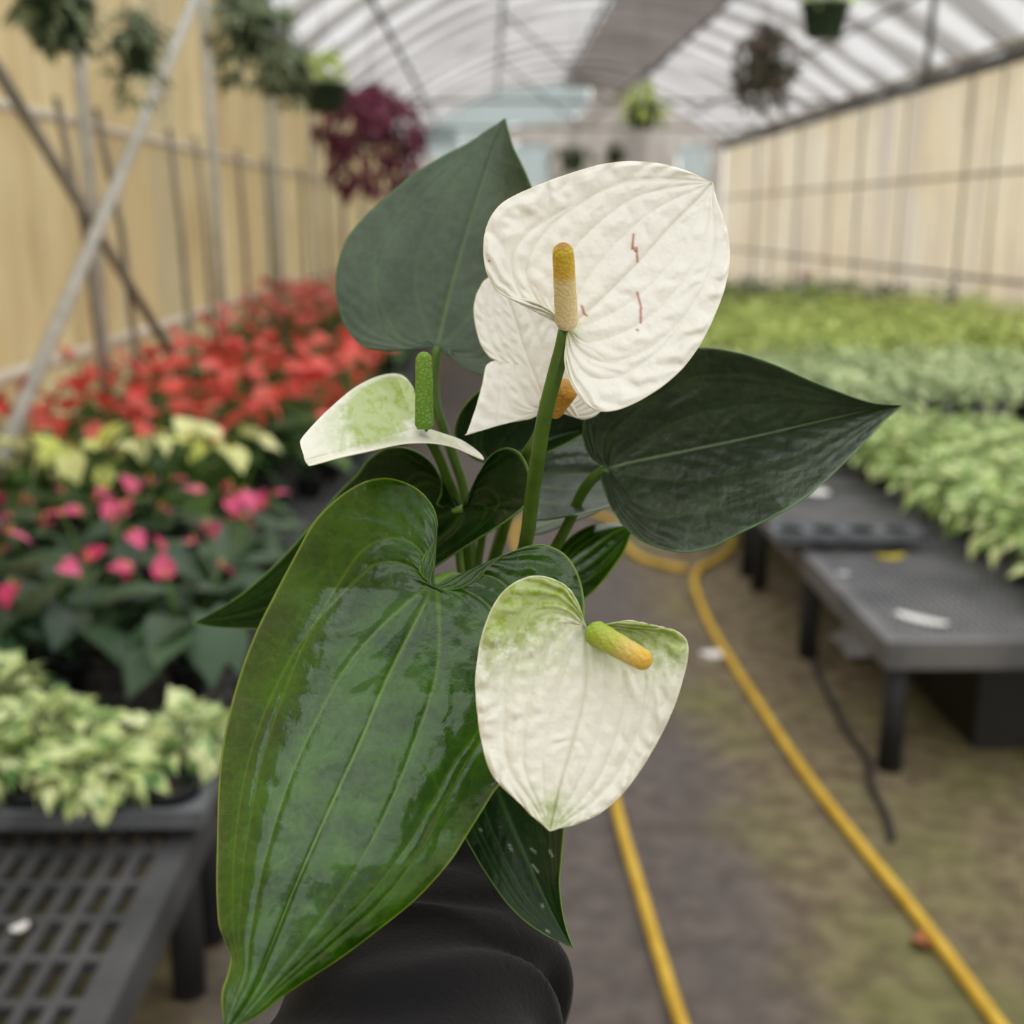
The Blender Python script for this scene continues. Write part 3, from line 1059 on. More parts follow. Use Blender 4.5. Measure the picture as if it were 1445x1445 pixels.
# hoses on the floor
def floor_pts(px, z):
    return [tuple(at_z(x, y, z)) for x, y in px]


h1 = cr(floor_pts([(1440, 1490), (1408, 1443), (1300, 1298), (1205, 1180), (1130, 1082), (1060, 976), (1012, 900), (988, 850), (980, 818), (990, 800), (1012, 790), (1030, 775), (1034, 757), (1018, 742), (985, 735)], .015), 90)
rod('garden_hose', h1, .0145, 'hose', 'yellow garden hose snaking along the mossy right side of path', 'hose', n=10)
h2 = cr(floor_pts([(990, 1520), (962, 1445), (935, 1362), (905, 1262), (875, 1160), (850, 1050), (822, 950), (785, 870), (748, 815), (728, 775), (728, 745), (750, 728), (790, 722), (835, 724), (866, 738), (880, 765), (900, 785), (935, 797), (970, 803)], .016), 110)
rod('garden_hose', h2, .0145, 'hose', 'yellow garden hose along the middle of path, looping behind plant', 'hose', n=10)
h3 = cr(floor_pts([(1145, 930), (1160, 965), (1178, 1000), (1196, 1035), (1222, 1068), (1228, 1105), (1250, 1150), (1258, 1185)], .012), 50)
rod('drip_tube', h3, .010, 'drip_tube', 'thin black irrigation tube on the mossy ground beside right bench', 'tube')

# ------------------------------------------------------------------ hanging baskets
def basket(px, py, Y, R_, H_, leaf_m, label, seed, pot_m='pot_green', nl=70, Ll=.09, trail=.2, pr=.13, up=.12, name='hanging_basket'):
    q = at_y(px, py, Y)
    R = random.Random(seed)
    root = empty(name, (q[0], q[1], q[2]))
    tag(root, label, 'hanging basket', 'hanging baskets under the greenhouse roof')
    b = MB()
    b.lathe([(0, -.16), (pr * .72, -.16), (pr * .97, 0), (pr * 1.05, 0), (pr * 1.05, .02), (pr * .94, .02), (pr * .92, -.02), (0, -.02)], n=18)
    b.build('pot', pot_m, root)
    b = MB()
    for i in range(nl):
        a = 2.399 * i
        u = R.random()
        t = R.random()
        if t < .5 or trail == 0:
            el = R.uniform(0, 1.4)
            p = Vector((R_ * u ** .5 * math.sin(el) * math.cos(a), R_ * u ** .5 * math.sin(el) * math.sin(a), .02 + up * math.cos(el) * R.random() ** .5))
        else:
            rr = R_ * R.uniform(.75, 1.0)
            d = R.random()
            p = Vector((rr * math.cos(a), rr * math.sin(a), -trail * d * (1 if (i % 3) else .5)))
            p.x *= 1 - .4 * d
            p.y *= 1 - .4 * d
        L = Ll * R.uniform(.7, 1.3)
        v, f = leaf_geo(L, L * .5, R.uniform(.2, .9), .1, n=4)
        b.add(xf(v, frame(p, a + R.uniform(-.8, .8), R.uniform(-1.3, .5) if trail else R.uniform(-.2, .9), R.uniform(-.6, .6))), f, R.random())
    b.build('foliage', leaf_m, root)
    b = MB()
    hz = roof_z(q[0]) - .05 - q[2]
    for a in (0.3, 2.4, 4.5):
        b.tube([(pr * math.cos(a), pr * math.sin(a), .015), (0, 0, min(.4, hz * .8))], .003, 5)
    b.tube([(0, 0, min(.4, hz * .8)), (0, 0, hz)], .003, 5)
    b.build('hanger', 'steel_dark', root)
    return root


basket(80, 5, 4.7, .15, .2, 'olive', 'olive trailing basket in the top left corner', 301, trail=.16, nl=160, Ll=.07)
basket(192, 55, 5.7, .16, .2, 'olive', 'small olive trailing basket, second from left under the roof', 302, trail=.28, pr=.10, nl=150, Ll=.06)
basket(352, 30, 6.4, .24, .2, 'olive', 'large grey-green trailing basket above the left rails', 303, nl=330, trail=.32, Ll=.07)
basket(402, 95, 7.2, .17, .2, 'olive', 'grey-green trailing basket just left of the lime one', 304, nl=200, trail=.2, Ll=.07)
basket(457, 122, 7.9, .16, .2, 'lime', 'lime green plant in a dark hanging pot beside plum basket', 305, trail=.0, up=.2, nl=60, pr=.15)
basket(525, 172, 8.9, .42, .2, 'plum', 'big plum-purple trailing basket over the left bench', 306, nl=1000, trail=.5, up=.24, Ll=.085)
basket(1078, 92, 8.2, .23, .2, 'brown_red', 'round brownish-red basket hanging at upper right', 307, nl=600, trail=.26, up=.26, Ll=.06)
basket(1165, 10, 7.0, .12, .2, 'lime', 'lime green plant in a dark green pot at top right', 308, trail=.0, up=.14, nl=40, pr=.135)
basket(908, 152, 10.5, .22, .2, 'lime', 'lime green basket hanging in the middle distance', 309, trail=.12, up=.22, nl=80, pr=.13)
basket(808, 222, 14.5, .34, .2, 'olive', 'dull green distant basket just above the white spathe', 310, trail=.3, nl=110, pr=.15)
basket(868, 215, 17.0, .17, .2, 'olive', 'tiny dark distant basket right of the dull green one', 311, trail=.2, nl=50, pr=.13)

# ------------------------------------------------------------------ the held anthurium
plant = empty('potted_anthurium', P(640, 1095, .56))
tag(plant, 'white-flowered anthurium with heart-shaped leaves held up in the foreground', 'plant')
PL = Vector(plant.location)


def local(o):
    o.parent = plant
    o.matrix_parent_inverse = Matrix.Translation(-PL)
    return o


def child(o, par):
    o.parent = par
    o.matrix_parent_inverse = Matrix.Identity(4)
    return o


VE_LEAF = [(.97, .44, .13, 1.0), (.66, .80, .13, .9), (.34, .66, .09, .8)]


def blade(name, mid, left, right, d0, gx, gy, loff, roff, mat, s0=.33, ns=200, nw=48, veins=VE_LEAF, vw=2.6, groove=.0006, quilt=.0007, qn=16,
          green=None, marks=(), rim=.02, cupp=1.6, arch=0.0, thick=.0005, label=None, markw=2.0, midw=1.3, ripple=0.0, seed=0, vstr=.8, dfun=None, ridk=.45, qin=1.0):
    """a heart-shaped blade: midrib and both margins are curves in space, the surface fans out from the stalk joint"""
    u = np.linspace(0, 1, ns)
    bx, by = mid[0][0], mid[0][1]
    tm = np.clip((u - s0 * .92) / (1 - s0 * .92), 0, 1)
    tm = .8 * tm ** .9 + .2 * tm * tm * (3 - 2 * tm)
    mc = cr(mid, tm)
    verts, uvs, A_v, A_r, A_g, A_m = [], [], [], [], [], []
    faces = []
    seg = np.array([[m[0], m[1], m[2], m[3]] for m in marks], float) if len(marks) else None
    for side, edge, off in ((-1, left, loff), (1, right, roff)):
        ec = cr(edge, ns)
        base = sum(len(q) for q in verts)
        w = np.linspace(0, 1, nw) ** .9
        S, W = np.meshgrid(u, w, indexing='ij')
        px = mc[:, None, 0] * (1 - W) + ec[:, None, 0] * W
        py = mc[:, None, 1] * (1 - W) + ec[:, None, 1] * W
        hw = np.linalg.norm(ec - mc, axis=1)[:, None]
        elen = np.linalg.norm(np.diff(ec, axis=0), axis=1).sum()
        dep = d0 + gx * (px - bx) / 100 + gy * (py - by) / 100
        if dfun is not None:
            dep = d0 + gx * (px - bx) / 100 + np.interp(py, *dfun)
        ot = np.interp(u, [o_[0] for o_ in off], [o_[1] for o_ in off])[:, None]
        dep = dep + ot * W ** cupp + arch * np.sin(math.pi * np.clip(S, 0, 1))
        vein = np.zeros_like(S)
        gro = np.zeros_like(S)
        wid = vw * (0.55 + .9 * (1 - S))
        # midrib
        dm = W * hw
        mk = np.clip((S - s0 * .92) / .02, 0, 1)
        mw = wid * midw
        vein = np.maximum(vein, mk * np.exp(-(dm / mw) ** 2) * (1 - .55 * S))
        gro = np.maximum(gro, mk * np.exp(-(dm / (mw * 2.2)) ** 2) * 1.3)
        near = np.full_like(S, 1e3)
        for (sk, Wk, dk, st) in veins:
            sk = sk * s0 * .92
            x = np.clip((S - sk) / dk, 0, 50)
            wk = Wk * (1 - np.exp(-x)) * (1 - .25 * np.clip((S - .75) / .25, 0, 1))
            sl = np.where(S > sk, Wk / dk * np.exp(-x), 0) * hw / (elen * (.25 + .75 * W))
            dist = np.abs(W - wk) * hw / np.sqrt(1 + sl ** 2)
            ok = np.clip((S - sk) / .02, 0, 1)
            fade = vstr * st * ok * (1 - .75 * S)
            vein = np.maximum(vein, fade * np.exp(-(dist / (wid * .55)) ** 2))
            gro = np.maximum(gro, ok * st * np.exp(-(dist / (wid * 2.5)) ** 2) * (1 - .6 * S))
            near = np.minimum(near, dist + (1 - ok) * 500)
        near = np.minimum(near, dm + (1 - mk) * 500)
        # secondary relief: slanting ridges between the veins plus irregular puckers
        nz = vnoise(px / 38 + seed, py / 38 + seed * 2) + .5 * vnoise(px / 17 + 9, py / 17 + seed)
        rid = np.sin(2 * math.pi * (S * qn - W * qn * .22) + 5 * nz)
        puck = vnoise(px / 24 + 3 + seed, py / 24 + 7)
        bulge = np.clip(near / 22, 0, 1)
        edgefade = np.clip((1 - W) / .06, 0, 1)
        tipf = np.clip((1 - S) / .08, 0, 1)
        dep = dep + groove * gro * edgefade - quilt * (qin + (1 - qin) * np.clip((W - .3) / .4, 0, 1)) * bulge * edgefade * tipf * (ridk * rid + .9 * (puck - .5) + .35)
        if ripple:
            dep = dep + ripple * W ** 3 * np.sin(S * 23 + seed + side)
        rv = np.clip((W - 1 + rim * 1.5 * 100 / np.maximum(hw, 30)) / (rim * 100 / np.maximum(hw, 30)), 0, 1) * .8
        g = np.zeros_like(S) if green is None else np.clip(green(side, S, W, px, py), 0, 1)
        mkv = np.zeros_like(S)
        if seg is not None:
            for (x0, y0, x1, y1) in seg:
                dx, dy = x1 - x0, y1 - y0
                tt = np.clip(((px - x0) * dx + (py - y0) * dy) / (dx * dx + dy * dy + 1e-6), 0, 1)
                dd = np.hypot(px - x0 - tt * dx, py - y0 - tt * dy)
                mkv = np.maximum(mkv, np.exp(-(dd / markw) ** 2))
        rays = FW[None, None] + RT[None, None] * ((px - 722.5) / FPX)[..., None] + UP[None, None] * ((722.5 - py) / FPX)[..., None]
        pts = np.array((0, 0, CAM_H)) + rays * dep[..., None]
        verts.append(pts.reshape(-1, 3))
        uvs.append(np.stack([px / 100, py / 100], -1).reshape(-1, 2))
        for L_, a in ((A_v, vein), (A_r, rv), (A_g, g), (A_m, mkv)):
            L_.append(a.reshape(-1))
        i, j = np.meshgrid(np.arange(ns - 1), np.arange(nw - 1), indexing='ij')
        a = base + i * nw + j
        q = np.stack([a, a + 1, a + nw + 1, a + nw], -1).reshape(-1, 4)
        faces.append(q if side > 0 else q[:, ::-1])
    V = np.concatenate(verts)
    F = np.concatenate(faces)
    nL = ns * nw
    # the two halves share the midrib column
    mp = np.arange(len(V))
    mp[nL + np.arange(ns) * nw] = np.arange(ns) * nw
    F = mp[F]
    me = bpy.data.meshes.new(name)
    me.from_pydata(V.tolist(), [], F.tolist())
    UVv = np.concatenate(uvs)
    ul = me.uv_layers.new(name='UVMap')
    li = np.zeros(len(me.loops), np.int32)
    me.loops.foreach_get('vertex_index', li)
    ul.data.foreach_set('uv', UVv[li].astype(np.float32).ravel())
    for nm, L_ in (('vein', A_v), ('rim', A_r), ('green', A_g), ('mark', A_m)):
        at = me.attributes.new(nm, 'FLOAT', 'POINT')
        at.data.foreach_set('value', np.concatenate(L_).astype(np.float32))
    me.materials.append(M[mat])
    me.polygons.foreach_set('use_smooth', [True] * len(me.polygons))
    import bmesh
    bm = bmesh.new()
    bm.from_mesh(me)
    loose = [v for v in bm.verts if not v.link_faces]
    bmesh.ops.delete(bm, geom=loose, context='VERTS')
    bmesh.ops.remove_doubles(bm, verts=bm.verts, dist=1e-6)
    bm.to_mesh(me)
    bm.free()
    o = bpy.data.objects.new(name, me)
    COL.objects.link(o)
    md = o.modifiers.new('thickness', 'SOLIDIFY')
    md.thickness = thick
    md.offset = 0
    local(o)
    if label:
        o['label'] = label
    return o


def stalk(name, pts, w0, w1, par, mat='stalk'):
    c = cr(pts, 40)
    ws = np.linspace(w0, w1, 40)
    b = MB()
    b.tube([P(*q) for q in c], [float(ws[i] * c[i][2] / FPX / 2) for i in range(40)], 10)
    return child(b.build(name, mat), par)


def spadix(p0, p1, r0, r1, mat, par):
    a, b_ = P(*p0), P(*p1)
    ax = b_ - a
    L = np.linalg.norm(ax)
    ax /= L
    ref = np.cross(ax, (0.3, 1, .2))
    ref /= np.linalg.norm(ref)
    bi = np.cross(ax, ref)
    R0, R1 = r0 * p0[2] / FPX, r1 * p1[2] / FPX
    n, m = 48, 70
    vs, fs, al = [], [], []
    for i in range(m + 1):
        t = i / m
        r = R0 + (R1 - R0) * t
        if t > .88:
            r *= math.sqrt(max(0.0, 1 - ((t - .88) / .12) ** 2)) if t < 1 else 0.02
        if t < .06:
            r *= .75 + .25 * t / .06
        for j in range(n):
            q = 2 * math.pi * j / n
            rr = r * (1 + .035 * math.cos(q * 8 + i * math.pi / 3) * math.cos(i * math.pi / 2.2))
            vs.append(tuple(a + ax * L * t + (ref * math.cos(q) + bi * math.sin(q)) * rr))
            al.append(t)
    for i in range(m):
        for j in range(n):
            k2 = (j + 1) % n
            fs.append((i * n + j, i * n + k2, (i + 1) * n + k2, (i + 1) * n + j))
    fs.append(tuple(range(m * n, (m + 1) * n)))
    me = bpy.data.meshes.new('spadix')
    me.from_pydata(vs, [], fs)
    at = me.attributes.new('along', 'FLOAT', 'POINT')
    at.data.foreach_set('value', np.array(al, np.float32))
    me.polygons.foreach_set('use_smooth', [True] * len(me.polygons))
    me.materials.append(M[mat])
    o = bpy.data.objects.new('spadix', me)
    COL.objects.link(o)
    return child(o, par)


CROWN = (660, 905, .555)
# big glossy front leaf
o = blade('leaf', [(611, 828), (600, 850), (575, 900), (543, 965), (512, 1040), (482, 1105), (450, 1175), (415, 1255), (385, 1330), (355, 1400), (319, 1456)],
          [(609, 823), (597, 813), (592, 800), (602, 778), (614, 754), (617, 735), (608, 710), (585, 687), (550, 675), (520, 678), (490, 693), (460, 718), (440, 742), (420, 778), (390, 835), (365, 885), (345, 935), (328, 990), (315, 1050), (309, 1110), (307, 1180), (306, 1250), (309, 1302), (317, 1325), (326, 1350), (322, 1375), (314, 1400), (315, 1430), (319, 1456)],
          [(614, 827), (630, 832), (652, 830), (672, 820), (690, 800), (712, 783), (740, 772), (770, 769), (797, 782), (815, 808), (824, 845), (822, 890), (805, 960), (775, 1030), (740, 1075), (703, 1110), (680, 1145), (655, 1185), (638, 1212), (610, 1245), (580, 1275), (530, 1315), (480, 1352), (440, 1378), (395, 1408), (365, 1432), (319, 1456)],
          .452, .002, -.0165, [(0, 0), (.14, 0), (.22, .008), (.36, .026), (.55, .032), (.8, .016), (1, 0)], [(0, 0), (.22, -.004), (.4, .0), (.6, .018), (.8, .014), (1, 0)],
          'leaf_bright', s0=.36, ns=330, nw=90, vw=2.8, groove=.0009, quilt=.0010, qn=17, ridk=.15, midw=.9, cupp=2.4, label='large bright green glossy leaf hanging toward the camera', seed=1, dfun=([670, 830, 980, 1220, 1460], [.004, 0, -.020, -.066, -.098]))
stalk('leaf_stalk', [(611, 828, .454), (624, 818, .462), (640, 815, .475), (652, 830, .50), CROWN], 20, 15, o, 'stalk_pale')
# grey-green upper leaf
o = blade('leaf', [(617, 490), (625, 455), (640, 395), (660, 325), (683, 250), (700, 200), (713, 167)],
          [(614, 488), (603, 480), (588, 482), (572, 490), (545, 495), (515, 490), (494, 472), (480, 445), (474, 410), (476, 375), (488, 340), (512, 308), (545, 278), (585, 245), (625, 220), (660, 202), (690, 182), (713, 167)],
          [(620, 491), (634, 493), (637, 503), (650, 515), (672, 526), (700, 530), (735, 520), (765, 480), (780, 430), (782, 370), (770, 310), (752, 268), (738, 235), (725, 208), (718, 185), (713, 167)],
          .537, .004, -.012, [(0, 0), (.3, .004), (.6, .006), (1, 0)], [(0, 0), (.3, -.03), (.6, -.05), (.85, -.035), (1, 0)], 'leaf_grey', ns=200, nw=50, vw=3.2, groove=.0005, quilt=.0004, midw=.7, label='matte grey-green leaf standing upright at the back', seed=2, vstr=.35)
stalk('leaf_stalk', [(617, 490, .5375), (613, 530, .536), (615, 570, .535), (626, 605, .536), (640, 645, .538), (655, 695, .542), (664, 780, .545), CROWN], 14, 16, o)
# dark right leaf
o = blade('leaf', [(858, 660), (900, 650), (950, 640), (1050, 619), (1150, 596), (1230, 578), (1274, 572)],
          [(855, 658), (843, 652), (830, 640), (822, 615), (826, 585), (845, 560), (880, 535), (920, 512), (960, 496), (990, 490), (1040, 497), (1090, 513), (1140, 535), (1190, 555), (1230, 568), (1274, 572)],
          [(855, 664), (848, 672), (852, 690), (862, 715), (880, 742), (905, 763), (940, 776), (975, 779), (1010, 770), (1050, 750), (1095, 728), (1140, 700), (1185, 660), (1225, 620), (1250, 592), (1274, 572)],
          .50, .004, 0, [(0, 0), (.3, -.03), (.6, -.03), (1, 0)], [(0, 0), (.3, -.036), (.6, -.040), (1, 0)], 'leaf_deep', ns=220, nw=56, vw=3.0, groove=.0006, quilt=.0009, cupp=1.25, midw=.7, label='dark green leaf folded along its midrib, pointing right', seed=3, vstr=.3)
stalk('leaf_stalk', [(858, 661, .50), (838, 674, .503), (820, 698, .508), (805, 732, .515), (782, 775, .525), (740, 840, .54), CROWN], 16, 14, o)
# dark leaf behind the big one, pointing left
o = blade('leaf', [(652, 718), (640, 742), (600, 775), (520, 815), (420, 845), (340, 868), (272, 879)],
          [(647, 716), (632, 716), (616, 712), (622, 695), (620, 672), (603, 647), (575, 632), (545, 632), (520, 648), (503, 670), (478, 695), (440, 740), (395, 790), (345, 835), (300, 865), (272, 879)],
          [(656, 716), (662, 700), (672, 675), (690, 645), (712, 632), (732, 638), (745, 660), (749, 690), (740, 715), (705, 742), (660, 770), (603, 808), (540, 850), (470, 880), (400, 890), (350, 888), (310, 886), (272, 879)],
          .505, -.016, 0, [(0, 0), (.2, -.012), (.5, .01), (1, 0)], [(0, 0), (.15, -.02), (.3, -.03), (.6, -.01), (1, 0)], 'leaf_glossy', ns=200, nw=50, label='dark glossy leaf behind the big one, its tip pointing left', seed=4, groove=.0004, quilt=.0004)
stalk('leaf_stalk', [(654, 718, .505), (640, 722, .51), (644, 745, .53), CROWN], 12, 12, o, 'stalk_pale')
# lower dark leaf
o = blade('leaf', [(665, 1000), (690, 1080), (720, 1160), (755, 1240), (785, 1300), (809, 1338)],
          [(662, 1000), (640, 1040), (638, 1100), (652, 1170), (670, 1207), (690, 1240), (715, 1275), (740, 1300), (770, 1320), (790, 1329), (809, 1338)],
          [(668, 1000), (720, 1010), (780, 1060), (799, 1130), (797, 1165), (793, 1210), (790, 1245), (793, 1280), (799, 1310), (809, 1338)],
          .462, 0, -.012, [(0, 0), (.5, .004), (1, 0)], [(0, 0), (.5, -.014), (1, 0)], 'leaf_dark', s0=.1, ns=160, nw=40, label='narrow dark leaf hanging below the front spathe', seed=5, groove=.0003, quilt=.0003,
          marks=[(719, 1193, 722, 1200), (750, 1198, 756, 1203), (752, 1221, 760, 1230), (776, 1200, 780, 1208), (678, 1171, 679, 1172), (772, 1313, 774, 1315), (765, 1277, 766, 1280)], markw=1.8)
stalk('leaf_stalk', [(665, 1000, .462), (662, 965, .49), (660, 940, .53), CROWN], 12, 12, o)
# small bright leaf low right
o = blade('leaf', [(785, 815), (803, 798), (835, 774), (867, 751), (922, 726)],
          [(784, 812), (778, 800), (788, 778), (805, 758), (830, 743), (858, 738), (890, 738), (922, 726)],
          [(788, 818), (795, 834), (812, 850), (832, 840), (858, 812), (880, 780), (892, 752), (922, 726)],
          .53, .002, 0, [(0, 0), (.5, .012), (1, 0)], [(0, 0), (.5, -.006), (1, 0)], 'leaf_bright', ns=120, nw=30, s0=.25, label='small bright green leaf tucked under the dark right leaf', seed=6, quilt=.0003)
stalk('leaf_stalk', [(785, 815, .53), (750, 845, .538), CROWN], 11, 11, o)
# dark leaf behind the second spathe
o = blade('leaf', [(702, 658), (740, 636), (790, 616), (838, 604)],
          [(699, 655), (674, 650), (651, 634), (641, 610), (650, 580), (675, 552), (710, 532), (760, 525), (810, 558), (838, 604)],
          [(706, 660), (717, 665), (742, 655), (770, 640), (800, 626), (838, 604)],
          .535, 0, 0, [(0, 0), (.5, -.03), (1, 0)], [(0, 0), (.5, -.01), (1, 0)], 'leaf_dark', ns=120, nw=30, label='shaded dark leaf behind the torn white spathe', seed=7, quilt=.0003)
stalk('leaf_stalk', [(702, 658, .535), (690, 700, .54), (675, 790, .55), CROWN], 12, 12, o)
# broad grey leaf between stalk and right leaf
o = blade('leaf', [(735, 672), (790, 668), (850, 668), (915, 672)],
          [(733, 668), (738, 645), (765, 628), (800, 612), (840, 615), (880, 640), (915, 672)],
          [(733, 676), (738, 705), (752, 733), (800, 729), (855, 716), (890, 695), (915, 672)],
          .55, 0, 0, [(0, 0), (.5, .01), (1, 0)], [(0, 0), (.5, -.06), (1, 0)], 'leaf_deep', ns=120, nw=30, s0=.25, label='dull grey-green leaf between the flower stalk and right leaf', seed=8)
stalk('leaf_stalk', [(735, 672, .55), (715, 720, .55), CROWN], 12, 12, o)
# thin leaf seen edge-on
o = blade('leaf', [(746, 752), (775, 741), (810, 729), (858, 714)],
          [(745, 750), (755, 738), (785, 726), (825, 718), (858, 712)],
          [(747, 754), (765, 753), (800, 740), (838, 725), (858, 715)],
          .552, 0, 0, [(0, 0), (.5, .04), (1, 0)], [(0, 0), (.5, -.02), (1, 0)], 'leaf_grey', ns=80, nw=20, s0=.15, label='narrow pale leaf seen almost edge on', seed=9, quilt=0.0001)
stalk('leaf_stalk', [(746, 752, .552), (715, 810, .555), CROWN], 9, 9, o)

VE_SP = [(.98, .34, .17, .8), (.80, .58, .16, 1.0), (.56, .78, .15, 1.0), (.28, .74, .10, .9)]
# main white spathe
o = blade('spathe', [(801, 463), (850, 420), (900, 370), (950, 315), (985, 280), (1005, 258)],
          [(797, 460), (785, 447), (770, 433), (745, 423), (715, 418), (698, 406), (686, 382), (682, 350), (687, 318), (703, 292), (728, 275), (765, 259), (810, 243), (855, 231), (895, 228), (935, 232), (970, 242), (1005, 258)],
          [(803, 466), (799, 485), (797, 510), (803, 535), (818, 560), (840, 578), (865, 580), (900, 567), (935, 545), (965, 518), (990, 483), (1010, 442), (1024, 402), (1030, 362), (1026, 325), (1014, 290), (1005, 258)],
          .427, .002, -.012, [(0, 0), (.15, -.006), (.4, -.012), (.7, -.008), (1, 0)], [(0, 0), (.15, -.006), (.4, -.008), (.7, -.008), (1, 0)], 'spathe_white', ns=300, nw=90, veins=VE_SP, vw=2.0,
          qin=.5, groove=.0009, quilt=.0021, qn=12, s0=.42, midw=1.0, label='large white spathe facing the camera, with small brown scratches', seed=11,
          green=lambda sd, S, W, px, py: .9 * np.exp(-(S / .10) ** 2) * np.clip((W - .35) * 2, 0, 1) + .8 * np.exp(-((px - 801) ** 2 + (py - 466) ** 2) / 320),
          marks=[(894, 331, 892, 352), (898, 350, 899, 370), (893, 348, 897, 356), (899, 413, 903, 428), (903, 428, 905, 436), (904, 436, 904, 456), (821, 432, 823, 440), (824, 443, 828, 446), (899, 466, 900, 467), (690, 368, 691, 369)], markw=1.5)
stalk('flower_stalk', [(799, 466, .4285), (794, 490, .430), (783, 530, .432), (768, 590, .438), (760, 640, .445), (751, 700, .458), (742, 765, .475), (718, 850, .51), CROWN], 23, 19, o)
spadix((800, 461, .424), (794, 343, .405), 16.5, 15, 'spadix_ripe', o)
# second spathe, torn
o = blade('spathe', [(774, 577), (745, 505), (722, 435), (702, 386)],
          [(769, 578), (750, 590), (725, 595), (700, 601), (680, 607), (658, 613), (658, 613), (664, 597), (673, 570), (681, 540), (686, 517), (698, 509), (698, 508), (690, 503), (678, 485), (670, 455), (669, 430), (675, 410), (685, 395), (702, 385)],
          [(779, 577), (795, 570), (808, 566), (816, 586), (825, 592), (845, 583), (865, 560), (870, 520), (850, 460), (800, 410), (750, 388), (702, 385)],
          .478, .002, -.012, [(0, 0), (.15, -.006), (.3, -.01), (.6, 0), (1, 0)], [(0, 0), (.3, -.008), (1, 0)], 'spathe_white', ns=240, nw=60, veins=VE_SP, vw=2.0, groove=.0006, quilt=.0011, s0=.5, midw=.8,
          label='smaller torn white spathe half hidden behind the large one', seed=12,
          green=lambda sd, S, W, px, py: 1.2 * np.exp(-(S / .06) ** 2) * np.clip((W - .2) * 2, 0, 1))
stalk('flower_stalk', [(774, 578, .479), (757, 618, .475), (740, 648, .48), (725, 700, .515), (695, 800, .545), CROWN], 17, 15, o)
spadix((776, 577, .475), (803, 545, .463), 19, 17, 'spadix_orange', o)
# front lower spathe
o = blade('spathe', [(827, 886), (829, 930), (823, 990), (807, 1050), (790, 1110), (776, 1172)],
          [(823, 882), (822, 872), (815, 850), (800, 828), (780, 817), (755, 813), (730, 820), (705, 841), (688, 872), (677, 910), (671, 955), (673, 1000), (682, 1058), (698, 1098), (728, 1128), (752, 1152), (776, 1172)],
          [(832, 884), (848, 887), (865, 880), (890, 876), (920, 882), (950, 889), (966, 900), (971, 915), (967, 945), (950, 1000), (920, 1060), (885, 1112), (850, 1145), (812, 1163), (776, 1172)],
          .402, 0, -.010, [(0, 0), (.15, .004), (.35, .006), (.6, .004), (1, 0)], [(0, 0), (.15, -.004), (.3, .008), (.6, .010), (1, 0)], 'spathe_green', ns=300, nw=90, veins=VE_SP, vw=2.0, qin=.5, groove=.0009, quilt=.0021, qn=12, s0=.38, midw=.9,
          label='white and pale green heart-shaped spathe at lower front', seed=13,
          green=lambda sd, S, W, px, py: (1.2 if sd < 0 else 1.3) * np.clip(1.15 - (py - 813 - (45 if sd > 0 else 0)) / (130 if sd < 0 else 90), 0, 1) * np.clip(.35 + W * .9, 0, 1) + .5 * np.clip((1020 - py) / 200, 0, 1) * np.clip(.3 + W, 0, 1)
          + .8 * np.exp(-((px - 778) ** 2 + (py - 1150) ** 2) / 900) + .6 * np.clip((W - .88) * 8, 0, 1) * (S > .9))
stalk('flower_stalk', [(827, 886, .4035), (820, 900, .425), (790, 915, .46), (720, 925, .52), CROWN], 18, 14, o)
spadix((836, 891, .399), (916, 936, .378), 18.5, 15, 'spadix_young', o)
# left young spathe, nearly level
o = blade('spathe', [(594, 602), (560, 612), (510, 627), (470, 639), (431, 650)],
          [(592, 598), (590, 578), (583, 548), (565, 529), (535, 531), (500, 548), (465, 577), (440, 602), (425, 620), (424, 628), (431, 650)],
          [(598, 603), (620, 611), (650, 621), (675, 638), (683, 649), (670, 644), (640, 631), (605, 625), (565, 627), (520, 637), (480, 646), (440, 657), (435, 656), (431, 650)],
          .462, .018, 0, [(0, 0), (.3, .055), (.6, .04), (1, 0)], [(0, 0), (.15, -.006), (.3, -.02), (.7, -.015), (1, 0)], 'spathe_green', ns=220, nw=60, veins=VE_LEAF, vw=1.8, groove=.0004, quilt=.0003, s0=.3, midw=.8, cupp=1.1,
          label='pale green young spathe held level at left', seed=14,
          green=lambda sd, S, W, px, py: np.where(sd < 0, 2.0 * np.clip(1.25 - S * 1.1, 0, 1) * np.clip((1.02 - W) * 6, 0.2, 1), .9 * np.clip(1 - W * 1.1, 0, 1)) * np.clip((px - 425) / 90, .1, 1) * np.clip(np.hypot(px - 594, (py - 604) * 2) / 60, .1, 1))
stalk('flower_stalk', [(597, 606, .462), (614, 634, .472), (630, 672, .49), (646, 715, .515), (660, 800, .545), CROWN], 14, 14, o)
spadix((599, 606, .4575), (598, 496, .455), 13.5, 11.5, 'spadix_green', o)

# growing pot and soil
b = MB()
b.lathe([(0, 0), (.036, 0), (.045, .068), (.047, .068), (.049, .082), (.045, .082), (.0435, .07), (.0, .07)], n=40)
o = b.build('pot', 'pot_black')
o.parent = plant
b = MB()
b.lathe([(.043, .071), (.02, .075), (0, .077)], n=24)
o = b.build('soil', 'soil')
o.parent = plant

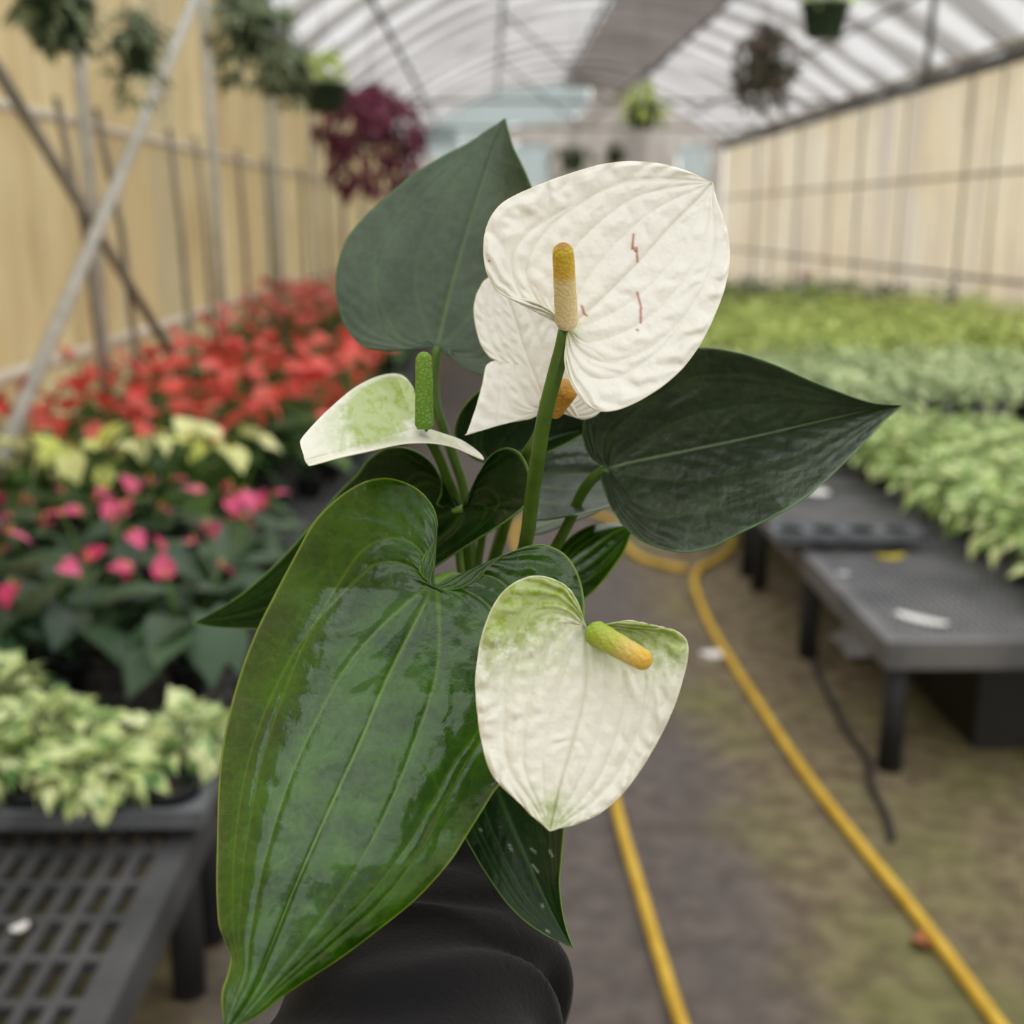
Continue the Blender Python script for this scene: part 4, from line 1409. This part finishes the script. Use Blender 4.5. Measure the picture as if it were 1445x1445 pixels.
# ------------------------------------------------------------------ person: one arm holding the pot
def skin_figure(name, nodes, edges, mat, levels=2):
    me = bpy.data.meshes.new(name)
    me.from_pydata([tuple(map(float, n[0])) for n in nodes], edges, [])
    o = bpy.data.objects.new(name, me)
    COL.objects.link(o)
    md = o.modifiers.new('skin', 'SKIN')
    md.use_smooth_shade = True
    for i, n in enumerate(nodes):
        r = n[1]
        me.skin_vertices[0].data[i].radius = (r, r) if not hasattr(r, '__len__') else r
        me.skin_vertices[0].data[i].use_root = (i == 0)
    sb = o.modifiers.new('smooth', 'SUBSURF')
    sb.levels = sb.render_levels = levels
    me.materials.append(M[mat])
    return o


pb = np.array(PL)                       # centre of the pot's foot
wr = P(662, 1216, .512)                 # wrist
elb = P(560, 1720, .36)
sho = np.array((-0.10, -0.22, 1.20))
fwd = pb - wr
fwd[2] = 0
fwd /= np.linalg.norm(fwd)
sid = np.array((fwd[1], -fwd[0], 0))    # to the right
upv = np.array((0, 0, 1.0))
palm = pb - upv * .016 - fwd * .012
nodes, edges = [], []


def node(p, r, par=None):
    nodes.append((p, r))
    if par is not None:
        edges.append((par, len(nodes) - 1))
    return len(nodes) - 1


n_w = node(wr, .024)
n_f = node(wr + (elb - wr) * .4, .032, n_w)
n_e = node(elb, .037, n_f)
n_u = node(elb + (sho - elb) * .5, .042, n_e)
n_s = node(sho, .048, n_u)
n_p0 = node(wr + (palm - wr) * .5 - upv * .004, .022, n_w)
n_p = node(palm - upv * .006, .019, n_p0)
for i, (off, ln) in enumerate(((-.030, .92), (-.010, 1.05), (.011, 1.0), (.030, .82))):
    k0 = node(palm + fwd * .026 + sid * off - upv * .004, .0095, n_p)
    k1 = node(pb + fwd * .052 * ln + sid * off * 1.1 - upv * .004, .009, k0)
    k2 = node(pb + fwd * .056 * (1 - .12 * abs(off) / .03) + sid * off * 1.05 + upv * .028 * ln, .0082, k1)
    k3 = node(pb + fwd * .057 * (1 - .14 * abs(off) / .03) + sid * off * 1.0 + upv * .052 * ln, .0072, k2)
t0 = node(palm + sid * .034 - fwd * .012, .012, n_p0)
t1 = node(pb + sid * .053 + upv * .006 - fwd * .006, .0105, t0)
t2 = node(pb + sid * .0555 + upv * .036 + fwd * .006, .009, t1)
person = skin_figure('person', nodes, edges, 'skin')
tag(person, 'person reaching out an arm in a black fleece sleeve to hold the pot', 'person')

# sleeve: loose fleece tube with soft cross folds
st_ = [(664, 1260, .503, 126, .70), (662, 1270, .498, 130, .72), (656, 1290, .487, 139, .80), (645, 1340, .47, 152, .86), (622, 1400, .448, 180, .92), (598, 1450, .43, 206, .96), (570, 1530, .40, 228, 1.0), (545, 1640, .37, 245, 1.0), (530, 1760, .345, 250, 1.0)]
cen = [P(x, y, d) for x, y, d, w, q in st_] + [elb + (sho - elb) * .35, elb + (sho - elb) * .8, sho]
rad = [w * .96 * d / FPX for x, y, d, w, q in st_] + [.056, .06, .062]
cen = np.array(cen)
NS, NA = 150, 72
L = np.concatenate([[0], np.cumsum(np.linalg.norm(np.diff(cen, axis=0), axis=1))])
u = np.linspace(0, 1, NS) ** 1.5 * L[-1]
C_ = np.stack([np.interp(u, L, cen[:, j]) for j in range(3)], 1)
for _ in range(6):
    C_[1:-1] = (C_[:-2] + 2 * C_[1:-1] + C_[2:]) / 4
R_ = np.interp(u, L, rad)
vs, fs = [], []
for i in range(NS):
    t = C_[min(i + 1, NS - 1)] - C_[max(i - 1, 0)]
    t /= np.linalg.norm(t)
    a = RT - t * RT.dot(t)
    a /= np.linalg.norm(a)
    b_ = np.cross(a, t)
    for j in range(NA):
        q = 2 * math.pi * j / NA
        s = u[i]
        # folds sag toward the elbow in the middle and run up at the sides
        ph = (s - .030 * math.cos(q - 1.2) ** 2 + .012 * math.sin(2 * q + 1)) * 2 * math.pi / .036
        amp = min(1, s / .012) * (.0062 + .0025 * math.sin(q * 2 + s * 40)) * (0.6 + .4 * math.sin(q))
        f = amp * (math.sin(ph) + .35 * math.sin(ph * 1.7 + q * 3))
        r = R_[i] * (.97 if i else .95) + f
        vs.append(tuple(C_[i] + (a * math.cos(q) + b_ * math.sin(q)) * r))
for i in range(NS - 1):
    for j in range(NA):
        k2 = (j + 1) % NA
        fs.append((i * NA + j, i * NA + k2, (i + 1) * NA + k2, (i + 1) * NA + j))
# turned-in hem at the cuff
base = len(vs)
t = C_[1] - C_[0]
t /= np.linalg.norm(t)
for j in range(NA):
    c0 = C_[0]
    p0 = np.array(vs[j])
    vs.append(tuple(c0 + (p0 - c0) * .86 + t * .012))
for j in range(NA):
    k2 = (j + 1) % NA
    fs.append((base + j, base + k2, k2, j))
fs.append(tuple(range((NS - 1) * NA, NS * NA)))
b = MB()
b.add(vs, fs)
o = b.build('sleeve', 'fleece', person)
o['label'] = 'black fleece sleeve with soft cross folds'
